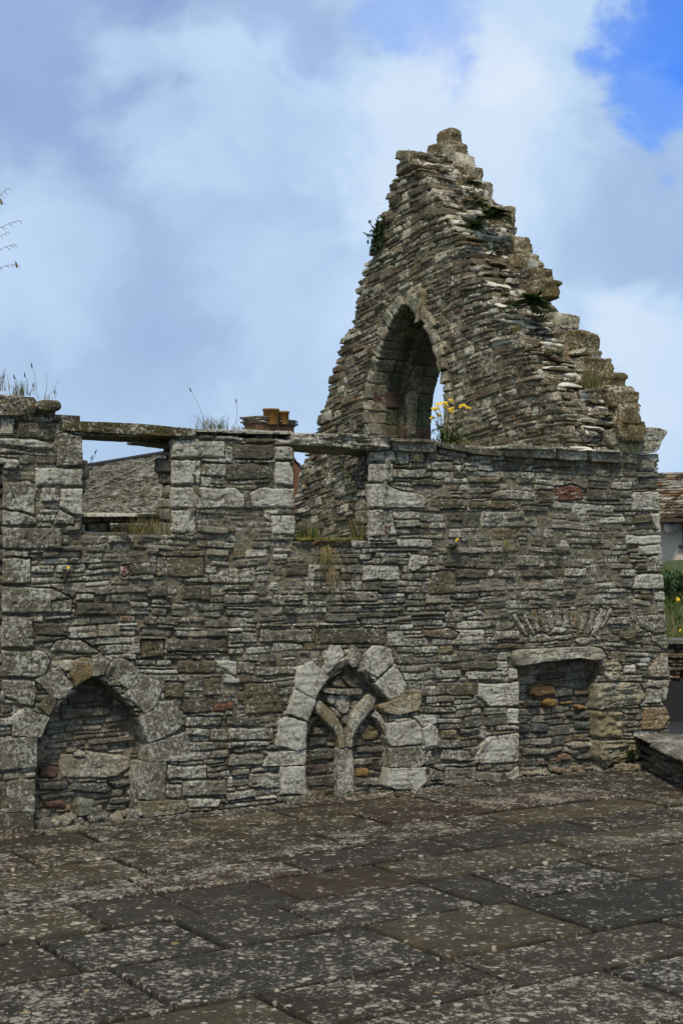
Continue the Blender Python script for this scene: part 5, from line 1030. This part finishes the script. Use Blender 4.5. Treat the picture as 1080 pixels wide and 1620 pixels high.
def rosette(name, lab, c, n=14, ln=.05, wd=.016, up=.5, flowers=0, stem=None, mat='leaf', outv=(0, -1, 0), cat='plant', frad=.008):
    t = thing(name, lab, cat, tuple(c)); mb = MB(); c = np.array(c); outv = np.array(outv, float)
    for k in range(n):
        d_ = pr.normal(0, 1, 3); d_ += outv * .9; d_[2] = abs(d_[2]) * up + .1; d_ /= np.linalg.norm(d_); l_ = ln * pr.uniform(.6, 1.2)
        for q in (-.5, 0, .5) if wd > .01 else (0,):
            dq = d_ + np.cross(d_, (0, 0, 1)) * q; simple_leaf(mb, c + pr.normal(0, ln * .12, 3), dq, l_ * (1 - .25 * abs(q)), wd * .8, pr, .2)
    mb.build('leaves', M[mat], t)
    if flowers:
        mb = MB()
        for k in range(flowers): flower_disc(mb, c + np.array([pr.normal(0, ln * .25), -ln * .6, ln * pr.uniform(.5, 1.1)]), frad, (-.3, -1, .4), pr)
        mb.build('flower_head', M['yellow'], t)
    if stem is not None: V_, Q_ = tube([hit(*stem, 1, -.01), c + np.array([-.01, -.025, -.04]), c + outv * .02], .0016, 5); mk('stem', V_, Q_, None, M['straw'], t)
    return t
rosette('wall_plant', 'small green plant with one yellow bloom, high on the left part of the wall', hit(103, 903, 1, -.03), 10, .035, .014, flowers=1, stem=(89, 937), frad=.009)
rosette('wall_plant', 'leafy green plant with yellow blooms in a wall joint, under the string course', hit(718, 866, 1, -.02), 22, .055, .012, up=.8, flowers=3, frad=.007)
rosette('base_weed', 'tiny bright weed where the mullion of the middle recess meets the paving', hit(551, 1256, 1, -.0), 26, .035, .006, mat='grass')
rosette('base_weed', 'tiny weed at the foot of the wall left of the blocked doorway', hit(770, 1236, 1, -.02), 18, .03, .006, mat='grass')
rosette('fern', 'dark green fern at the foot of the ruin beside the low wall', hit(997, 1195, 1, -.05), 26, .10, .012, up=.9, mat='fern')
for k, (x, y) in enumerate(((160, 1255), (345, 1262 + 8))): pass
# ferns and grass on the gable's broken slope
def rake_pt(x, y):                       # photo ray -> raked slope at mid thickness
    for X in np.linspace(XG + .02, XG + TG, 60):
        p = hit(x, y, 0, X)
        if p[1] >= yr(p[2]) - .12 * (X - XG) / TG - .03: return p
    return hit(x, y, 0, XG + .4)
def fernclump(name, lab, c, n, ln, mat='fern', grp=None):
    t = thing(name, lab, 'fern', tuple(c), grp); mb = MB(); c = np.array(c)
    for k in range(n):
        d_ = pr.normal(0, 1, 3) + np.array([-.3, -1.3, .2]); d_[2] = d_[2] * .5 + .35; d_ /= np.linalg.norm(d_); l_ = ln * pr.uniform(.5, 1.15); s_ = np.cross(d_, (0, 0, 1)); s_ /= np.linalg.norm(s_); b = c + pr.normal(0, ln * .22, 3) * np.array([1, .6, .4])
        for i in range(9):
            q = (i + 1) / 9.; P = b + d_ * l_ * q - np.array([0, 0, .5 * l_ * q * q])
            for sg in (-1, 1): simple_leaf(mb, P, s_ * sg + d_ * .4, l_ * .36 * math.sin(PI * min(.95, q * .8 + .15)), l_ * .17, pr, .15)
    mb.build('fronds', M[mat], t); return t
fernclump('fern', 'largest dark green fern clump near the top of the gable', rake_pt(770, 352) + [-.05, -.14, .02], 40, .16, grp='ferns on the broken gable slope')
fernclump('fern', 'fern just above left of the largest one near the gable top', rake_pt(748, 334) + [-.05, -.14, .02], 26, .12, grp='ferns on the broken gable slope')
fernclump('fern', 'flat fern just below left of the largest one near the gable top', rake_pt(741, 371) + [-.05, -.14, .02], 26, .11, grp='ferns on the broken gable slope')
fernclump('fern', 'highest small fern, right under the stepped stones of the gable top', rake_pt(738, 300) + [-.05, -.12, .02], 18, .10, grp='ferns on the broken gable slope')
fernclump('fern', 'small fern below the upper group, beside a white lichened slab', rake_pt(772, 405) + [-.05, -.12, .02], 14, .08, grp='ferns on the broken gable slope')
fernclump('fern', 'bright green fern clump half way down the gable slope beside the overhanging stones', rake_pt(826, 486) + [-.05, -.15, .02], 46, .17, grp='ferns on the broken gable slope')
def raketuft(lab, x, y, n, h, dry): 
    c = rake_pt(x, y) + np.array([-.03, -.09, -.03]); tuft('grass_tuft', lab, c, n, h, .04, .9, wd=.0028, dry=dry, grp='grass tufts on the broken gable slope')
raketuft('long dry brown grass beside the stepped stones, upper middle of the gable', 815, 420, 110, .13, .75)
raketuft('large green brown grass tuft low on the gable slope', 927, 610, 150, .15, .5)
raketuft('dry tuft between the ferns high on the gable', 725, 292, 70, .08, .85)
raketuft('dry grass under the overhanging stones of the gable', 836, 462, 60, .10, .8)
raketuft('small tuft under the bright fern half way down the gable', 812, 521, 50, .06, .6)
raketuft('dark little tuft in the lichened slabs, lower gable slope', 866, 555, 40, .05, .3)
raketuft('short green tuft near the foot of the gable slope', 985, 708, 40, .05, .2)
# ivy on the far edge of the gable
c = hit(594, 372, 0, XG - .02); t = thing('ivy', 'small leafy ivy sprig on the left edge of the gable', 'ivy', tuple(c)); mb = MB()
for k in range(170):
    yy_ = pr.normal(0, 16); p = hit(597 + pr.normal(0, 5) - .2 * yy_, 372 + yy_, 0, XG - .03); simple_leaf(mb, p, pr.normal(0, 1, 3) + [-.3, .6, .2], .036, .024, pr)
mb.build('leaves', M['fern'], t)
mb = MB()
for dx, dy in ((-20, -2), (-12, -24), (-8, 8), (2, -30)):
    V_, Q_ = tube([hit(600, 375, 0, XG), hit(594 + dx * .5, 372 + dy * .6, 0, XG - .03), hit(596 + dx, 372 + dy, 0, XG - .03)], .004, 4); mb.add(V_, Q_)
    for k in range(16): q = pr.rand(); simple_leaf(mb, hit(596 + dx * q, 372 + dy * q, 0, XG - .03), pr.normal(0, 1, 3), .028, .016, pr)
mb.build('twigs', M['fern'], t)
# creeping plant on the gable seen through the right window
c = hit(535, 760, 0, XG - .03); t = thing('creeper', 'dark trailing creeper on the gable face seen through the right window', 'creeper', tuple(c)); mb = MB(); path = [(533, 722), (540, 735), (548, 745), (556, 758), (566, 772), (578, 800)]
for i in range(len(path) - 1):
    for k in range(26):
        q = pr.rand(); x = path[i][0] * (1 - q) + path[i + 1][0] * q; y = path[i][1] * (1 - q) + path[i + 1][1] * q; p = hit(x + pr.normal(0, 2.5), y + pr.normal(0, 3), 0, XG - .03 - .02 * pr.rand()); simple_leaf(mb, p, pr.normal(0, 1, 3), .026, .015, pr)
mb.build('leaves', M['fern'], t); V_, Q_ = tube([hit(a, b, 0, XG - .02) for a, b in path], .004, 5); mk('stem', V_, Q_, None, M['straw'], t)
# ragwort on the wall head in front of the gable arch
yb = .30; c = hit(706, 702, 1, yb); c[2] = TOPZ + .02
rg = thing('ragwort', 'tall ragwort with yellow flower heads on the wall top in front of the gable arch', 'wildflower', tuple(c))
heads = [(700, 638), (710, 634), (689, 645), (684, 661), (711, 647), (701, 642), (735, 644), (731, 643), (697, 657), (687, 647), (692, 640), (713, 650)]
mb = MB(); lv = MB(); fl = MB()
for i, (x, y) in enumerate(heads):
    e_ = hit(x, y, 1, yb + pr.normal(0, .03)); b = c + np.array([pr.normal(0, .02), pr.normal(0, .02), 0]); m_ = b * .5 + e_ * .5 + np.array([pr.normal(0, .01), 0, .02]); V_, Q_ = tube([b, (b + m_) / 2, m_, (m_ + e_) / 2 + [0, 0, .01], e_], [.004, .0035, .003, .002, .0015], 5); mb.add(V_, Q_)
    for k in range(13):
        q = pr.uniform(.05, .92) ; p = b * (1 - q) + e_ * q + pr.normal(0, .004, 3); simple_leaf(lv, p, pr.normal(0, 1, 3) + [0, 0, .3], .045 * (1.2 - q), .013, pr)
    for k in range(5 if i % 3 else 8): flower_disc(fl, e_ + np.array([pr.normal(0, .016), pr.normal(0, .016), pr.normal(0, .006)]), .0145, (pr.normal(0, .4), -.6, 1), pr)
for k in range(420): p = c + np.array([pr.normal(.03, .075), pr.normal(0, .03), abs(pr.normal(0, .065))]); simple_leaf(lv, p, pr.normal(0, 1, 3) + [0, 0, .4], .045, .014, pr)
mb.build('stems', M['straw'], rg); lv.build('leaves', M['leaf'], rg); fl.build('flower_heads', M['yellow'], rg)
c = hit(745, 706, 1, .12); c[2] = TOPZ + .02; tuft('grass_tuft', 'low rusty dry grass right of the ragwort on the wall top', c, 160, .035, .10, .8, dry=.8, grp='grass tufts on the wall top')
c = hit(849, 702, 1, .15); c[2] = TOPZ + .03; rosette('yellow_moss_plant', 'small yellow green plant on the string course at the foot of the gable', c, 24, .035, .010, mat='moss', up=1)
# tall grass at the far left, its arching stems entering the frame
base = hit(-120, 610, 1, .1); t = thing('tall_grass', 'tall grass whose thin arching seed stems enter at the left edge against the sky', 'grass', tuple(base)); mb = MB(); D_ = float(np.dot(base - CAM, _f))
for (mx_, my_, ex, ey, sd) in ((-60, 360, 13, 297, 0), (-70, 370, 30, 349, 1), (-60, 400, 23, 387, 1), (-60, 395, 14, 367, 0), (-70, 425, 26, 418, 1), (-50, 350, 2, 318, 1)):
    a = base; m_ = at(mx_, my_, D_); e_ = at(ex, ey, D_); P = [a * (1 - q) ** 2 + 2 * q * (1 - q) * (m_ * 1.0) + e_ * q * q for q in np.linspace(0, 1, 14)]; V_, Q_ = tube(P, np.linspace(.0025, .0012, 14), 5); mb.add(V_, Q_)
    for q in (.8, .86, .92, .96, 1.0):
        p = a * (1 - q) ** 2 + 2 * q * (1 - q) * m_ + e_ * q * q
        for k in range(2 if sd else 1): V_, Q_ = tube([p, p + _r * pr.uniform(.01, .03) - _u * pr.uniform(.005, .03)], [.0014, .0006], 4); mb.add(V_, Q_)
    if sd and ey > 400 or ey == 318:
        p = e_ + _r * .0; V_, Q_ = tube([p + _u * .02 - _r * .008, p + _u * .005, p - _u * .012 + _r * .003, p - _u * .022 + _r * .006], [.001, .0055, .006, .002], 6); mb.add(V_, Q_)
mb.build('stems', M['straw'], t)
mb = MB()
for (x, y) in ((452, 1562), (380, 1570), (388, 1576), (400, 1494), (372, 1530), (550, 1545), (770, 1555), (900, 1512), (1060, 1370), (640, 1478), (700, 1500), (300, 1525), (815, 1440), (1005, 1380), (520, 1420)):
    c = hit(x, y, 2, 0.0); blades(mb, (c[0], c[1], -.03), 16, .045, .016, .5, .0022, pr)
o = mb.build('joint_grass', M['grass']); tagp(o, 'tiny grass sprouts in the joints between the flagstones', 'grass', kind='stuff')
B = []
for k in range(420):
    x = pr.uniform(-2.4, 2.9); B.append((x, -.0 - abs(pr.normal(0, .035)) - .012, .012, pr.uniform(.004, .018), pr.uniform(.004, .014), pr.uniform(.003, .009), pr.rand() * 3, pr.normal(0, .3), *tone_pick(pr, 'infill')))
V_, Q, T = boxes(B, div=(3, 3, 2), rnd=.004, amp=.003, seed=90); o = mk('grit', V_, Q, None, M['stone'], None, T); tagp(o, 'stone grit and flakes along the foot of the ruined wall', 'grit', kind='stuff')
print('verts', sum(len(o.data.vertices) for o in bpy.data.objects if o.type == 'MESH'))
